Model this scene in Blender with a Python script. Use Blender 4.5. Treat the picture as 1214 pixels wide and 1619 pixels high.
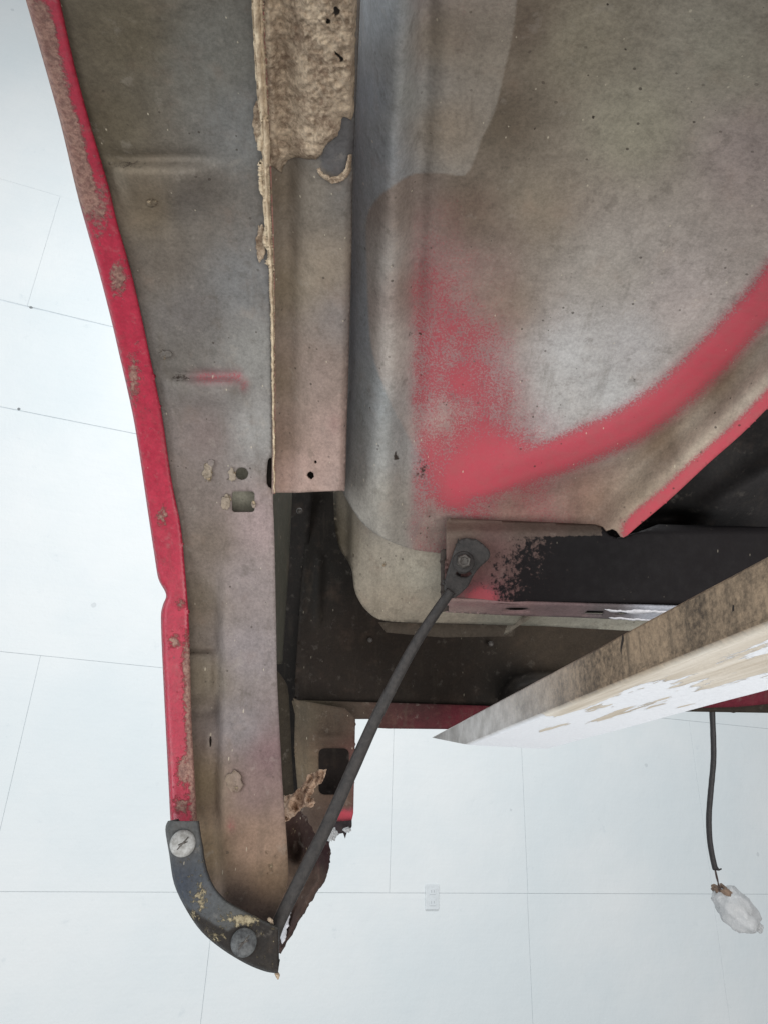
import bpy, math, random
import numpy as np
from mathutils import Vector, Matrix
from mathutils.geometry import delaunay_2d_cdt

# ------------------------------------------------------------------ camera, light, exposure
scene = bpy.context.scene
for o in list(bpy.data.objects): bpy.data.objects.remove(o)
COL = scene.collection
PW, PH, FPX = 1214.0, 1619.0, 1110.0
CAM = np.array([0.0, 0.0, 1.15])                 # camera stands 1.15 m above the workshop floor
UPC = np.array([93.0, 2509.0, 1110.0]); UPC /= np.linalg.norm(UPC)   # world up in camera axes (right, up, forward)
FWC = np.array([0.0, 0.0, 1.0]); FWC = FWC - UPC * FWC.dot(UPC); FWC /= np.linalg.norm(FWC)
RTC = np.cross(FWC, UPC) * 1.0
RTC = np.array([FWC[1]*UPC[2]-FWC[2]*UPC[1], FWC[2]*UPC[0]-FWC[0]*UPC[2], FWC[0]*UPC[1]-FWC[1]*UPC[0]])
if RTC[0] < 0: RTC = -RTC
C2W = np.array([RTC, FWC, UPC])                  # camera vector -> world vector
cd = bpy.data.cameras.new('camera'); cam = bpy.data.objects.new('camera', cd); COL.objects.link(cam)
cd.sensor_fit = 'VERTICAL'; cd.angle_y = 2 * math.atan(PH / 2 / FPX); cd.clip_start = 0.01; cd.clip_end = 100
r, u_, f = C2W[:, 0], C2W[:, 1], C2W[:, 2]
cam.matrix_world = Matrix(((r[0], u_[0], -f[0], CAM[0]), (r[1], u_[1], -f[1], CAM[1]), (r[2], u_[2], -f[2], CAM[2]), (0, 0, 0, 1)))
scene.camera = cam

w = bpy.data.worlds.new("World"); scene.world = w; w.use_nodes = True
bg = w.node_tree.nodes['Background']; bg.inputs[0].default_value = (0.93, 0.97, 1.0, 1); bg.inputs[1].default_value = 0.43
scene.view_settings.view_transform = 'Standard'; scene.view_settings.look = 'None'
scene.view_settings.exposure = 0; scene.view_settings.gamma = 1
scene.cycles.max_bounces = 8
def area_lamp(name, loc, target, size, power, col):
    l = bpy.data.lights.new(name, 'AREA'); l.shape = 'RECTANGLE'; l.size, l.size_y = size; l.energy = power; l.color = col
    o = bpy.data.objects.new(name, l); COL.objects.link(o); o.location = loc
    o.rotation_euler = (Vector(target) - Vector(loc)).to_track_quat('-Z', 'Y').to_euler()
    return o
area_lamp('window_light', (-2.2, -1.0, 0.9), (0.1, 0.6, 1.5), (1.6, 1.6), 50, (0.90, 0.96, 1.0))
area_lamp('low_fill', (0.7, -1.3, 0.15), (0.2, 0.5, 1.5), (2.0, 1.2), 50, (1.0, 0.975, 0.945))  # added fill from below, throws light up like floor bounce
area_lamp('wall_fill', (0.5, 0.6, 4.6), (0.2, 3.6, 2.0), (2.4, 0.5), 104, (0.95, 0.985, 1.0))  # unseen lamp added to brighten the wall

# ------------------------------------------------------------------ numeric helpers
def raydir(u, v):
    d = np.stack([(np.asarray(u, float) - PW/2) / FPX, (PH/2 - np.asarray(v, float)) / FPX, np.ones_like(np.asarray(u, float))], -1)
    return d @ C2W.T
def at(u, v, z):
    return CAM + raydir(u, v) * np.asarray(z)[..., None]
def srgb(c):
    c = np.asarray(c, float) / 255.0
    return np.where(c <= 0.04045, c / 12.92, ((c + 0.055) / 1.055) ** 2.4)
def sstep(a, b, x):
    t = np.clip((np.asarray(x, float) - a) / (b - a), 0, 1); return t * t * (3 - 2 * t)
def gauss(u, v, cu, cv, ru, rv): return np.exp(-(((u - cu) / ru) ** 2 + ((v - cv) / rv) ** 2))
def _hash(ix, iy, s):
    n = np.sin(ix * 127.1 + iy * 311.7 + s * 74.7) * 43758.5453; return n - np.floor(n)
def vnoise(u, v, s=0):
    iu, iv = np.floor(u), np.floor(v); fu, fv = u - iu, v - iv
    fu = fu * fu * (3 - 2 * fu); fv = fv * fv * (3 - 2 * fv)
    a, b, c, d = _hash(iu, iv, s), _hash(iu + 1, iv, s), _hash(iu, iv + 1, s), _hash(iu + 1, iv + 1, s)
    return (a * (1 - fu) + b * fu) * (1 - fv) + (c * (1 - fu) + d * fu) * fv
def fbm(u, v, s=0, octv=4):
    r_, amp, tot = 0, 1, 0
    for k in range(octv):
        r_ = r_ + amp * vnoise(u * 2 ** k, v * 2 ** k, s + k * 13); tot += amp; amp *= 0.5
    return r_ / tot
def inpoly(u, v, poly):
    u = np.asarray(u); v = np.asarray(v); ins = np.zeros(u.shape, bool); n = len(poly)
    for i in range(n):
        x1, y1 = poly[i]; x2, y2 = poly[(i + 1) % n]
        if y1 == y2: continue
        c = ((y1 > v) != (y2 > v)) & (u < (x2 - x1) * (v - y1) / (y2 - y1) + x1); ins ^= c
    return ins
def segdist(u, v, pts, closed=False, side=False):
    best = np.full(np.shape(u), 1e9); sg = np.ones(np.shape(u)); n = len(pts)
    for i in range(n if closed else n - 1):
        x1, y1 = pts[i]; x2, y2 = pts[(i + 1) % n]; dx, dy = x2 - x1, y2 - y1
        t = np.clip(((u - x1) * dx + (v - y1) * dy) / (dx * dx + dy * dy + 1e-9), 0, 1)
        d = np.hypot(u - x1 - t * dx, v - y1 - t * dy); m = d < best; best = np.where(m, d, best)
        if side: sg = np.where(m, np.sign(dx * (v - y1) - dy * (u - x1)), sg)
    return best * sg if side else best
def sdpoly(u, v, poly):                       # negative inside
    d = segdist(u, v, poly, True); return np.where(inpoly(u, v, poly), -d, d)
def smooth(pts, n=6, closed=False):
    P = np.asarray(pts, float); m = len(P); out = []
    for i in range(m if closed else m - 1):
        p0 = P[(i - 1) % m] if (closed or i > 0) else P[i]; p1 = P[i]; p2 = P[(i + 1) % m]
        p3 = P[(i + 2) % m] if (closed or i + 2 < m) else p2
        for k in range(n):
            t = k / n
            out.append(0.5 * ((2 * p1) + (-p0 + p2) * t + (2*p0 - 5*p1 + 4*p2 - p3) * t*t + (-p0 + 3*p1 - 3*p2 + p3) * t**3))
    if not closed: out.append(P[-1])
    return [tuple(p) for p in out]
def resample(pts, step, closed=True, jitter=0.0, seed=0):
    out = []; n = len(pts)
    for i in range(n if closed else n - 1):
        a, b = np.array(pts[i]), np.array(pts[(i + 1) % n]); L = np.linalg.norm(b - a); k = max(1, int(round(L / step)))
        for j in range(k): out.append(a + (b - a) * j / k)
    if not closed: out.append(np.array(pts[-1]))
    if jitter:
        O = np.array(out); out = O + jitter * 2 * (np.stack([fbm(O[:, 0] / 7, O[:, 1] / 7, seed), fbm(O[:, 0] / 7, O[:, 1] / 7, seed + 5)], -1) - 0.5)
    return [tuple(p) for p in out]
def idw(u, v, anchors, p=3.0, soft=25.0):
    acc = 0; tot = 0
    for (cu, cv, c) in anchors:
        wt = 1.0 / ((u - cu) ** 2 + (v - cv) ** 2 + soft * soft) ** (p / 2); acc = acc + wt[..., None] * srgb(c); tot = tot + wt
    return acc / tot[..., None]
def ellipse(cu, cv, ru, rv, n=20, rough=0, seed=0):
    rr = random.Random(seed); return [(cu + ru * (1 + rough * (rr.random() - .5)) * math.cos(2*math.pi*i/n), cv + rv * (1 + rough * (rr.random() - .5)) * math.sin(2*math.pi*i/n)) for i in range(n)]
def rrect(x0, y0, x1, y1, rad, n=4):
    out = []
    for cx, cy, a0 in ((x1-rad, y0+rad, -90), (x1-rad, y1-rad, 0), (x0+rad, y1-rad, 90), (x0+rad, y0+rad, 180)):
        for k in range(n + 1):
            a = math.radians(a0 + 90 * k / n); out.append((cx + rad * math.cos(a), cy + rad * math.sin(a)))
    return out

# wheel-arch barrel: axle runs along X through (Y=YC, Z=CAM.z)
YC, R0 = 0.29, 0.36
def barrel(u, v, R):
    d = raydir(u, v); a = d[..., 1] ** 2 + d[..., 2] ** 2; b = -2 * d[..., 1] * YC; c = YC * YC - R * R
    t = (-b + np.sqrt(np.maximum(b * b - 4 * a * c, 0))) / (2 * a)
    tp = (YC + R) / np.maximum(d[..., 1], 1e-3)
    return np.where(d[..., 2] * t < 0, tp, t)
def level(h):                                   # depth of a level plane h above the camera
    return lambda u, v: h / raydir(u, v)[..., 2]

# ------------------------------------------------------------------ object helpers
def link(name, me, mat, parent=None):
    o = bpy.data.objects.new(name, me); COL.objects.link(o)
    if mat: me.materials.append(mat)
    if parent: o.parent = parent
    return o
def origin(parent):
    p = np.zeros(3)
    while parent is not None: p = p + np.array(parent.location); parent = parent.parent
    return p
def thing(name, label, cat, loc, group=None):
    o = bpy.data.objects.new(name, None); COL.objects.link(o); o.location = loc; o.empty_display_size = 0.05
    o['label'] = label; o['category'] = cat
    if group: o['group'] = group
    return o
def mesh_obj(name, V, F, mat, parent=None, smooth_=True, attrs=None):
    me = bpy.data.meshes.new(name); me.from_pydata((np.asarray(V) - origin(parent)).tolist(), [], [tuple(int(i) for i in q) for q in F]); me.update()
    if smooth_: me.polygons.foreach_set('use_smooth', [True] * len(me.polygons))
    for k, a in (attrs or {}).items():
        a = np.asarray(a, np.float32)
        if a.ndim == 2:
            at_ = me.attributes.new(k, 'FLOAT_COLOR', 'POINT'); at_.data.foreach_set('color', np.concatenate([a, np.ones((len(a), 1), np.float32)], 1).ravel())
        else:
            at_ = me.attributes.new(k, 'FLOAT', 'POINT'); at_.data.foreach_set('value', a)
    return link(name, me, mat, parent)
def solid(o, t, off=-1.0):
    m = o.modifiers.new('thickness', 'SOLIDIFY'); m.thickness = t; m.offset = off; return o
def sheet(name, outline, depth, mat, parent, step=6.0, holes=(), thick=0.0012, attrs=None, seam=None):
    outl = resample(outline, step * 0.8); pts = list(outl); edges = [(i, (i + 1) % len(outl)) for i in range(len(outl))]
    hol = [resample(h, step * 0.8) for h in holes]
    for h in hol:
        b = len(pts); pts += h; edges += [(b + i, b + (i + 1) % len(h)) for i in range(len(h))]
    O = np.array(outl); x0, y0 = O.min(0); x1, y1 = O.max(0)
    gu, gv = np.meshgrid(np.arange(x0 + step / 2, x1, step), np.arange(y0 + step / 2, y1, step)); gu[1::2] += step / 2
    gu, gv = gu.ravel(), gv.ravel(); k = inpoly(gu, gv, outl)
    gu, gv = gu[k], gv[k]; k = segdist(gu, gv, outl, True) > step * 0.45
    for h in hol: k &= ~inpoly(gu, gv, h) & (segdist(gu, gv, h, True) > step * 0.35)
    pts += list(zip(gu[k], gv[k]))
    res = delaunay_2d_cdt([Vector((float(a), float(b))) for a, b in pts], edges, [], 0, 1e-4)
    P = np.array([(p.x, p.y) for p in res[0]]); T = np.array([t for t in res[2] if len(t) == 3])
    c = P[T].mean(1); k = inpoly(c[:, 0], c[:, 1], outl)
    for h in hol: k &= ~inpoly(c[:, 0], c[:, 1], h)
    T = T[k]; used = np.unique(T); remap = np.full(len(P), -1); remap[used] = np.arange(len(used)); P = P[used]; T = remap[T]
    U, Vv = P[:, 0], P[:, 1]
    z = depth(U, Vv) if callable(depth) else np.full(len(U), depth)
    W = at(U, Vv, z)
    nrm = np.cross(W[T[:, 1]] - W[T[:, 0]], W[T[:, 2]] - W[T[:, 0]]); flip = ((W[T[:, 0]] - CAM) * nrm).sum(1) > 0
    T[flip] = T[flip][:, ::-1]
    A = {}
    for kk, fn in (attrs or {}).items():
        a_ = fn(U, Vv) if callable(fn) else np.asarray(fn, float)
        A[kk] = np.full((len(U),) + ((3,) if kk == 'tone' else ()), 0.0) + a_
    o = mesh_obj(name, W, T, mat, parent, True, A)
    if thick: solid(o, thick)
    return o
def tube(name, P, rad, mat, parent, seg=10, flat=1.0, flat_dir=(0, -1, 0), rough=0.0, seed=0, cap=True, rfreq=0.55):
    P = np.asarray(P, float); n = len(P); rad = np.broadcast_to(np.asarray(rad, float), (n,)); V = []; fd = np.array(flat_dir, float)
    for i in range(n):
        t = P[min(i + 1, n - 1)] - P[max(i - 1, 0)]; t /= np.linalg.norm(t) + 1e-12
        b = fd - t * fd.dot(t); b /= np.linalg.norm(b) + 1e-12; a = np.cross(t, b)
        for k in range(seg):
            an = 2 * math.pi * k / seg; q = rad[i]
            if rough: q = q * (1 + rough * 2 * (float(fbm(np.array(i * rfreq + seed), np.array(k * 0.9), seed)) - 0.5))
            V.append(P[i] + q * (math.cos(an) * a + flat * math.sin(an) * b))
    F = [(i * seg + k, i * seg + (k + 1) % seg, (i + 1) * seg + (k + 1) % seg, (i + 1) * seg + k) for i in range(n - 1) for k in range(seg)]
    if cap: F += [tuple(range(seg - 1, -1, -1)), tuple((n - 1) * seg + k for k in range(seg))]
    return mesh_obj(name, V, F, mat, parent, True)
def pix_path(pts, n=6): return smooth(pts, n)
def lathe(name, prof, c, axis, mat, parent, seg=28, rot=0.0, shape=None):
    ax = np.array(axis, float); ax /= np.linalg.norm(ax); a = np.cross(ax, (0, 0, 1.0)); a /= np.linalg.norm(a); b = np.cross(ax, a); V = []; n = len(prof)
    for (rr, h) in prof:
        for k in range(seg):
            an = 2 * math.pi * k / seg + rot; V.append(np.array(c) + ax * h + rr * (math.cos(an) * a + math.sin(an) * b))
    F = [(i * seg + k, i * seg + (k + 1) % seg, (i + 1) * seg + (k + 1) % seg, (i + 1) * seg + k) for i in range(n - 1) for k in range(seg)]
    F += [tuple(range(seg - 1, -1, -1)), tuple((n - 1) * seg + k for k in range(seg))]
    return mesh_obj(name, V, F, mat, parent, False)

# ------------------------------------------------------------------ materials
class NT:
    def __init__(s, name):
        s.m = bpy.data.materials.new(name); s.m.use_nodes = True; s.t = s.m.node_tree; s.b = s.t.nodes['Principled BSDF']; s.c = s.t.nodes.new('ShaderNodeTexCoord')
    def n(s, typ, **kw):
        x = s.t.nodes.new(typ)
        for k, v in kw.items():
            if k.startswith('i_'):
                key = k[2:]; key = int(key) if key.isdigit() else key.replace('_', ' ')
                s.put(x.inputs[key], v)
            else: setattr(x, k, v)
        return x
    def put(s, sock, v):
        if hasattr(v, 'node'): s.t.links.new(v, sock)
        else: sock.default_value = v
    def noise(s, scale, detail=4, rough=0.55, w=0.0, vec=None):
        x = s.n('ShaderNodeTexNoise', noise_dimensions='4D', i_Scale=scale, i_Detail=detail, i_Roughness=rough, i_W=w); s.t.links.new(vec or s.c.outputs['Object'], x.inputs['Vector']); return x.outputs['Fac']
    def math(s, op, a, b=0.0, clamp=False):
        x = s.n('ShaderNodeMath', operation=op, use_clamp=clamp); s.put(x.inputs[0], a); s.put(x.inputs[1], b); return x.outputs[0]
    def map(s, v, a, b, c=0.0, d=1.0):
        x = s.n('ShaderNodeMapRange', interpolation_type='SMOOTHSTEP'); s.put(x.inputs[0], v)
        for i, q in enumerate((a, b, c, d)): s.put(x.inputs[i + 1], q)
        return x.outputs[0]
    def mix(s, f, a, b, mode='MIX'):
        x = s.n('ShaderNodeMix', data_type='RGBA', blend_type=mode); s.put(x.inputs[0], f)
        for i, q in ((6, a), (7, b)): s.put(x.inputs[i], (*q, 1) if isinstance(q, (tuple, list, np.ndarray)) and len(q) == 3 else q)
        return x.outputs[2]
    def attr(s, name, vec=False):
        x = s.n('ShaderNodeAttribute', attribute_name=name); return x.outputs['Color' if vec else 'Fac']
    def vor(s, scale, feature='F1', rnd=1.0):
        x = s.n('ShaderNodeTexVoronoi', feature=feature, i_Scale=scale, i_Randomness=rnd); s.t.links.new(s.c.outputs['Object'], x.inputs['Vector']); return x
    def bump(s, h, strength, dist, prev=None):
        x = s.n('ShaderNodeBump', i_Strength=strength, i_Distance=dist); s.put(x.inputs['Height'], h)
        if prev is not None: s.t.links.new(prev, x.inputs['Normal'])
        return x.outputs[0]
    def done(s, col, rough=0.6, nrm=None, metal=0.0, spec=0.4):
        s.put(s.b.inputs['Base Color'], (*col, 1) if isinstance(col, (tuple, list, np.ndarray)) and len(col) == 3 else col)
        s.put(s.b.inputs['Roughness'], rough); s.put(s.b.inputs['Metallic'], metal); s.b.inputs['Specular IOR Level'].default_value = spec
        if nrm is not None: s.t.links.new(nrm, s.b.inputs['Normal'])
        return s.m
RED = tuple(float(x) for x in srgb((152, 32, 54)))
SPRAY = tuple(float(x) for x in srgb((182, 66, 80)))
MUD = tuple(float(x) for x in srgb((176, 160, 134)))
MUD2 = tuple(float(x) for x in srgb((120, 98, 80)))
def coated(name, gain=0.98, redcol=RED, rough=0.78, mudcol=MUD, mudcol2=MUD2, grime=1.0, mscale=140, msoft=0.06, mmax=1.0, spotcol=(52, 45, 40), spec=0.08):
    """Weathered undercoat: vertex tone = stain colour with some painted light and shade, 'red' = overspray density, 'mud' = caked dirt density, 'spot' = dark road grime and painted rib shade."""
    s = NT(name); base = s.attr('tone', True)
    big = s.noise(26, 6, 0.6, 1.0); mid = s.noise(110, 6, 0.62, 2.0); fine = s.noise(430, 5, 0.8, 3.0)
    g = s.math('ADD', s.map(big, 0.3, 0.7, 0.94, 1.05), s.math('ADD', s.map(mid, 0.3, 0.7, -0.10, 0.10), s.map(fine, 0.3, 0.7, -0.18, 0.18)))
    g = s.math('MULTIPLY', g, gain); gc = s.n('ShaderNodeCombineColor'); [s.put(gc.inputs[i], g) for i in range(3)]
    col = s.mix(1.0, base, gc.outputs[0], 'MULTIPLY')
    mo = s.noise(72, 7, 0.7, 12.0); col = s.mix(s.map(mo, 0.55, 0.66, 0, 0.30 * grime), col, tuple(srgb((78, 72, 64)))); col = s.mix(s.map(mo, 0.43, 0.34, 0, 0.20 * grime), col, tuple(srgb((158, 150, 140))))
    mst = s.n('ShaderNodeMapping'); mst.inputs['Scale'].default_value = (70, 14, 14); s.t.links.new(s.c.outputs['Object'], mst.inputs[0]); sk = s.noise(1.0, 6, 0.7, 22.0, mst.outputs[0]); col = s.mix(s.map(sk, 0.52, 0.68, 0, 0.26 * grime), col, tuple(srgb((84, 76, 66))))
    # faint warm / pinkish dust stains
    st = s.noise(38, 5, 0.65, 7.0); col = s.mix(s.map(st, 0.52, 0.78, 0, 0.16 * grime), col, tuple(srgb((150, 122, 104))))
    # red overspray: dense centre breaking up into fine mist
    sp = s.math('ADD', s.math('MULTIPLY', s.noise(640, 3, 0.8, 4.0), 0.75), s.math('MULTIPLY', mid, 0.25))
    rmask = s.math('ADD', s.attr('red'), s.math('MULTIPLY', s.math('SUBTRACT', sp, 0.5), 3.0))
    rf = s.math('MULTIPLY', s.map(rmask, 0.34, 0.66), s.map(s.attr('red'), 0.0, 0.6, 0.0, 0.82))
    col = s.mix(s.map(s.attr('red'), 0.02, 0.8, 0.0, 0.6), col, tuple(c_ * .55 for c_ in redcol[:1]) + tuple(c_ * 1.05 for c_ in redcol[1:]))
    redv = s.mix(s.map(mid, 0.35, 0.7, 0.05, 0.4), redcol, tuple(srgb((150, 84, 84))))
    redv = s.mix(s.map(s.attr('red'), 0.35, 0.85, 0.75, 0.0), redv, tuple(c_ * k_ for c_, k_ in zip(redcol, (.52, .85, .72))))
    col = s.mix(rf, col, redv)
    # dark blotches of grime, also painted rib shade
    sm = s.math('ADD', s.attr('spot'), s.math('MULTIPLY', s.math('SUBTRACT', s.noise(240, 5, 0.7, 5.0), 0.5), 1.3))
    col = s.mix(s.math('MULTIPLY', s.map(sm, 0.42, 0.62), 0.96), col, tuple(srgb(spotcol)))
    # scattered tar specks and pale chips
    v = s.vor(150); rnd = s.n('ShaderNodeSeparateColor'); s.put(rnd.inputs[0], v.outputs['Color'])
    size = s.map(rnd.outputs[0], 0.42, 1.0, 0.0, 0.19); speck = s.math('LESS_THAN', s.math('ADD', v.outputs['Distance'], s.math('MULTIPLY', fine, 0.06)), size)
    speck = s.math('MULTIPLY', speck, s.map(s.noise(14, 3, .6, 21.0), 0.42, 0.6, 0.15, 1.0)); col = s.mix(s.math('MULTIPLY', speck, 0.72 * grime), col, tuple(srgb((62, 55, 50))))
    wv = s.vor(38); w3 = s.n('ShaderNodeSeparateColor'); s.put(w3.inputs[0], wv.outputs['Color']); chip = s.math('LESS_THAN', s.math('ADD', wv.outputs['Distance'], s.math('MULTIPLY', s.noise(260, 5, .7, 14.0), 0.22)), s.map(w3.outputs[2], 0.45, 1.0, 0.05, 0.17)); col = s.mix(s.math('MULTIPLY', chip, 0.62 * grime), col, tuple(srgb((74, 66, 58))))
    mpx = s.n('ShaderNodeMapping'); mpx.inputs['Scale'].default_value = (1.6, 1.0, 0.42); mpx.inputs['Rotation'].default_value = (0.5, 0.9, 0.4); s.t.links.new(s.c.outputs['Object'], mpx.inputs[0]); v2 = s.vor(150); s.t.links.new(mpx.outputs[0], v2.inputs['Vector']); r2 = s.n('ShaderNodeSeparateColor'); s.put(r2.inputs[0], v2.outputs['Color'])
    sp2 = s.math('LESS_THAN', s.math('ADD', v2.outputs['Distance'], s.math('MULTIPLY', fine, 0.08)), s.map(r2.outputs[1], 0.75, 1.0, 0.0, 0.17))
    col = s.mix(s.math('MULTIPLY', sp2, 0.55 * grime), col, tuple(srgb((190, 180, 160))))
    # caked mud
    mn = s.noise(mscale, 8, 0.7, 6.0); mm = s.math('ADD', s.attr('mud'), s.math('MULTIPLY', s.math('SUBTRACT', mn, 0.5), 1.6)); mf = s.map(mm, 0.52 - msoft, 0.52 + msoft, 0.0, mmax)
    mcol = s.mix(s.map(s.noise(330, 6, 0.7, 8.0), 0.35, 0.65), mudcol2, mudcol); col = s.mix(mf, col, mcol)
    h = s.math('ADD', s.math('ADD', s.math('MULTIPLY', fine, 0.45), s.math('MULTIPLY', mid, 0.5)), s.math('MULTIPLY', chip, -0.5)); n = s.bump(h, 0.5, 0.0012)
    n = s.bump(s.math('MULTIPLY', mf, s.math('ADD', 0.5, s.noise(420, 6, 0.75, 9.0))), 0.7, 0.002, n)
    rr = s.math('ADD', s.math('MULTIPLY', mf, 0.3), s.map(mid, 0.3, 0.7, rough - 0.08, rough + 0.1))
    return s.done(col, rr, n, 0.0, spec)
M_UNDER = coated('weathered_undercoat', redcol=SPRAY)
M_LIP = coated("red_paint_dirty", 1.0, RED, 0.38, tuple(srgb((150, 124, 108))), tuple(srgb((96, 78, 68))), 0.6, 300, 0.16, 0.85, spec=0.45)
M_BLACK = coated('black_coat_and_shade', 0.8, tuple(srgb((160, 70, 78))), 0.6, tuple(srgb((110, 100, 92))), tuple(srgb((70, 62, 58))), 0.4, spotcol=(20, 19, 21))  # also carries the painted shade of the deep panels
M_RUBBER = coated('dirty_rubber', 1.0, RED, 0.55, tuple(srgb((170, 158, 130))), tuple(srgb((120, 108, 86))), 0.8, 320, 0.09, 0.9)

def simple(name, c, rough=0.6, var=0.25, scale=90, bumpd=0.001, metal=0.0, c2=None, spec=0.4):
    s = NT(name); a = s.noise(scale, 8, 0.65, 1.0); b = s.noise(scale * 6, 4, 0.7, 2.0); C = np.array(srgb(c)); D = np.array(srgb(c2)) if c2 is not None else C * (1 - var)
    col = s.mix(s.map(a, 0.32, 0.68), tuple(np.clip(C * (1 + var * .5), 0, 1)), tuple(D)); n = s.bump(s.math('ADD', a, s.math('MULTIPLY', b, 0.5)), 0.5, bumpd)
    return s.done(col, s.map(b, 0.3, 0.7, rough - .08, rough + .08), n, metal, spec)
M_MUDCAKE = None
def mudcake():
    s = NT('caked_mud'); a = s.noise(55, 8, 0.75, 1.0); b = s.noise(380, 8, 0.78, 2.0); c = s.noise(800, 5, 0.8, 3.0)
    col = s.mix(s.map(s.math('ADD', s.math('MULTIPLY', a, 0.5), s.math('MULTIPLY', b, 0.5)), 0.40, 0.60), tuple(srgb((150, 126, 106))), tuple(srgb((234, 212, 184))))
    col = s.mix(s.map(b, 0.60, 0.70, 0, 0.75), col, tuple(srgb((82, 68, 58))))
    n = s.bump(b, 0.9, 0.003); n = s.bump(c, 0.9, 0.002, n); return s.done(col, 0.92, n, 0, 0.15)
M_MUDCAKE = mudcake()
M_SEAL = simple('old_seam_sealer', (206, 188, 160), 0.85, 0.2, 170, 0.003, c2=(158, 136, 112))
M_ROD = simple('dark_steel_rod', (48, 44, 42), 0.6, 0.4, 220, 0.0012, c2=(32, 29, 28))
M_TAB = simple('blackened_bracket', (50, 46, 44), 0.62, 0.3, 200, 0.0012, c2=(34, 31, 30))
M_BOLT = simple('grimy_bolt_steel', (92, 88, 84), 0.5, 0.3, 300, 0.0006, 0.3, c2=(56, 50, 46))
M_RIVL = simple('grey_plastic_plug', (160, 160, 158), 0.45, 0.2, 220, 0.0006, c2=(120, 118, 114))
M_RIVD = simple('dark_plastic_plug', (86, 88, 88), 0.5, 0.3, 220, 0.0006, c2=(46, 46, 48))
M_SCRAP = simple('torn_brown_scrap', (186, 160, 138), 0.9, 0.3, 130, 0.003, c2=(120, 92, 74))
M_CABLE = simple('black_cable_sheath', (40, 37, 38), 0.55, 0.3, 200, 0.0006)
M_WIRE = simple('bare_wire', (70, 58, 54), 0.45, 0.2, 300, 0.0003, 0.4)
M_SEAMW = simple('wall_backing', (220, 226, 229), 0.9, 0.1, 8, 0.0004)
def white_board():
    s = NT('white_painted_board'); a = s.noise(1.1, 5, 0.6, 1.0); b = s.noise(90, 5, 0.6, 2.0)
    tc = s.n('ShaderNodeMapping'); tc.inputs['Scale'].default_value = (3, 3, 160); s.t.links.new(s.c.outputs['Object'], tc.inputs[0]); g = s.noise(1.0, 5, 0.6, 3.0, tc.outputs[0])
    col = s.mix(s.map(a, 0.3, 0.7), tuple(srgb((236, 238, 238))), tuple(srgb((225, 231, 233))))
    col = s.mix(s.map(g, 0.3, 0.75, 0, 0.06), col, tuple(srgb((196, 206, 212))))
    sm = s.noise(9, 8, 0.72, 5.0); col = s.mix(s.map(sm, 0.60, 0.72, 0, 0.28), col, tuple(srgb((190, 200, 206))))
    v = s.vor(7.0); k = s.n('ShaderNodeSeparateColor'); s.put(k.inputs[0], v.outputs['Color'])
    sp = s.math('LESS_THAN', s.math('ADD', v.outputs['Distance'], s.math('MULTIPLY', b, 0.09)), s.map(k.outputs[0], 0.55, 1.0, 0.0, 0.13))
    col = s.mix(s.math('MULTIPLY', sp, 0.22), col, tuple(srgb((140, 145, 150))))
    n = s.bump(s.math('ADD', b, s.math('MULTIPLY', s.noise(5, 4, .6, 6.0), 6.0)), 0.25, 0.004); return s.done(col, 0.6, n, 0, 0.3)
M_BOARD = white_board()
def plastic_bag():
    s = NT('cloudy_plastic'); a = s.noise(60, 6, 0.6, 1.0); n = s.bump(a, 0.8, 0.006)
    m = s.done(tuple(srgb((186, 187, 188))), 0.3, n, 0, 0.5); s.b.inputs['Transmission Weight'].default_value = 0.25; s.b.inputs['Subsurface Weight'].default_value = 0.0
    return m
M_BAG = plastic_bag()

# ------------------------------------------------------------------ white panelled wall
n_c = np.array([-461.0, -465.0, 1110.0]); WN = C2W @ n_c; WN[2] = 0; WN /= np.linalg.norm(WN)
WS = np.array([WN[1], -WN[0], 0.0]); WD = 3.6
def wall_st(u, v):
    d = raydir(np.array(float(u)), np.array(float(v))); t = WD / d.dot(WN); p = d * t; return p.dot(WS), p[2]
def wall_pt(s_, h, off=0.0): return CAM + WN * (WD - off) + WS * s_ + np.array([0, 0, h])
def wall_box(name, s0, s1, h0, h1, o0, o1, mat, parent, bev=0.0, tilt=0.0):
    base = wall_pt((s0 + s1) / 2, (h0 + h1) / 2, 0)
    c = [wall_pt(s_, h, o) for o in (o0, o1) for s_, h in ((s0, h0), (s1, h0), (s1, h1), (s0, h1))]
    F = [(0, 1, 2, 3), (7, 6, 5, 4), (0, 4, 5, 1), (1, 5, 6, 2), (2, 6, 7, 3), (3, 7, 4, 0)]
    o = mesh_obj(name, c, F, mat, parent, False)
    if bev:
        m = o.modifiers.new('bevel', 'BEVEL'); m.width = bev; m.segments = 2
    return o
M_SLOT0 = simple('dark_seam_hole', (140, 143, 144), 0.8, 0.3, 200)
wall = thing('wall', 'white painted workshop wall of large boards behind the car', 'wall', wall_pt(0, -1.15).tolist())
wall['kind'] = 'structure'; del wall['category']
wall_box('wall_core', -6, 12, -1.6, 9, -0.12, 0.0125, M_SEAMW, wall)
H = [-1.6] + [wall_st(a, b)[1] for a, b in ((250, 1410), (30, 1034), (60, 657), (90, 499), (40, 297))] + [6.2, 9.0]
def sx(u, v): return wall_st(u, v)[0]
rows_v = [[sx(328, 1520), sx(838, 1600)], [sx(32, 1180), sx(617, 1290), sx(826, 1290)], [sx(32, 1180) - 0.55, sx(617, 1290) + .3], [sx(826, 1290) + .4], [sx(70, 400)], [sx(70, 400) + 3.2], [0.0]]
rng = random.Random(4)
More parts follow.
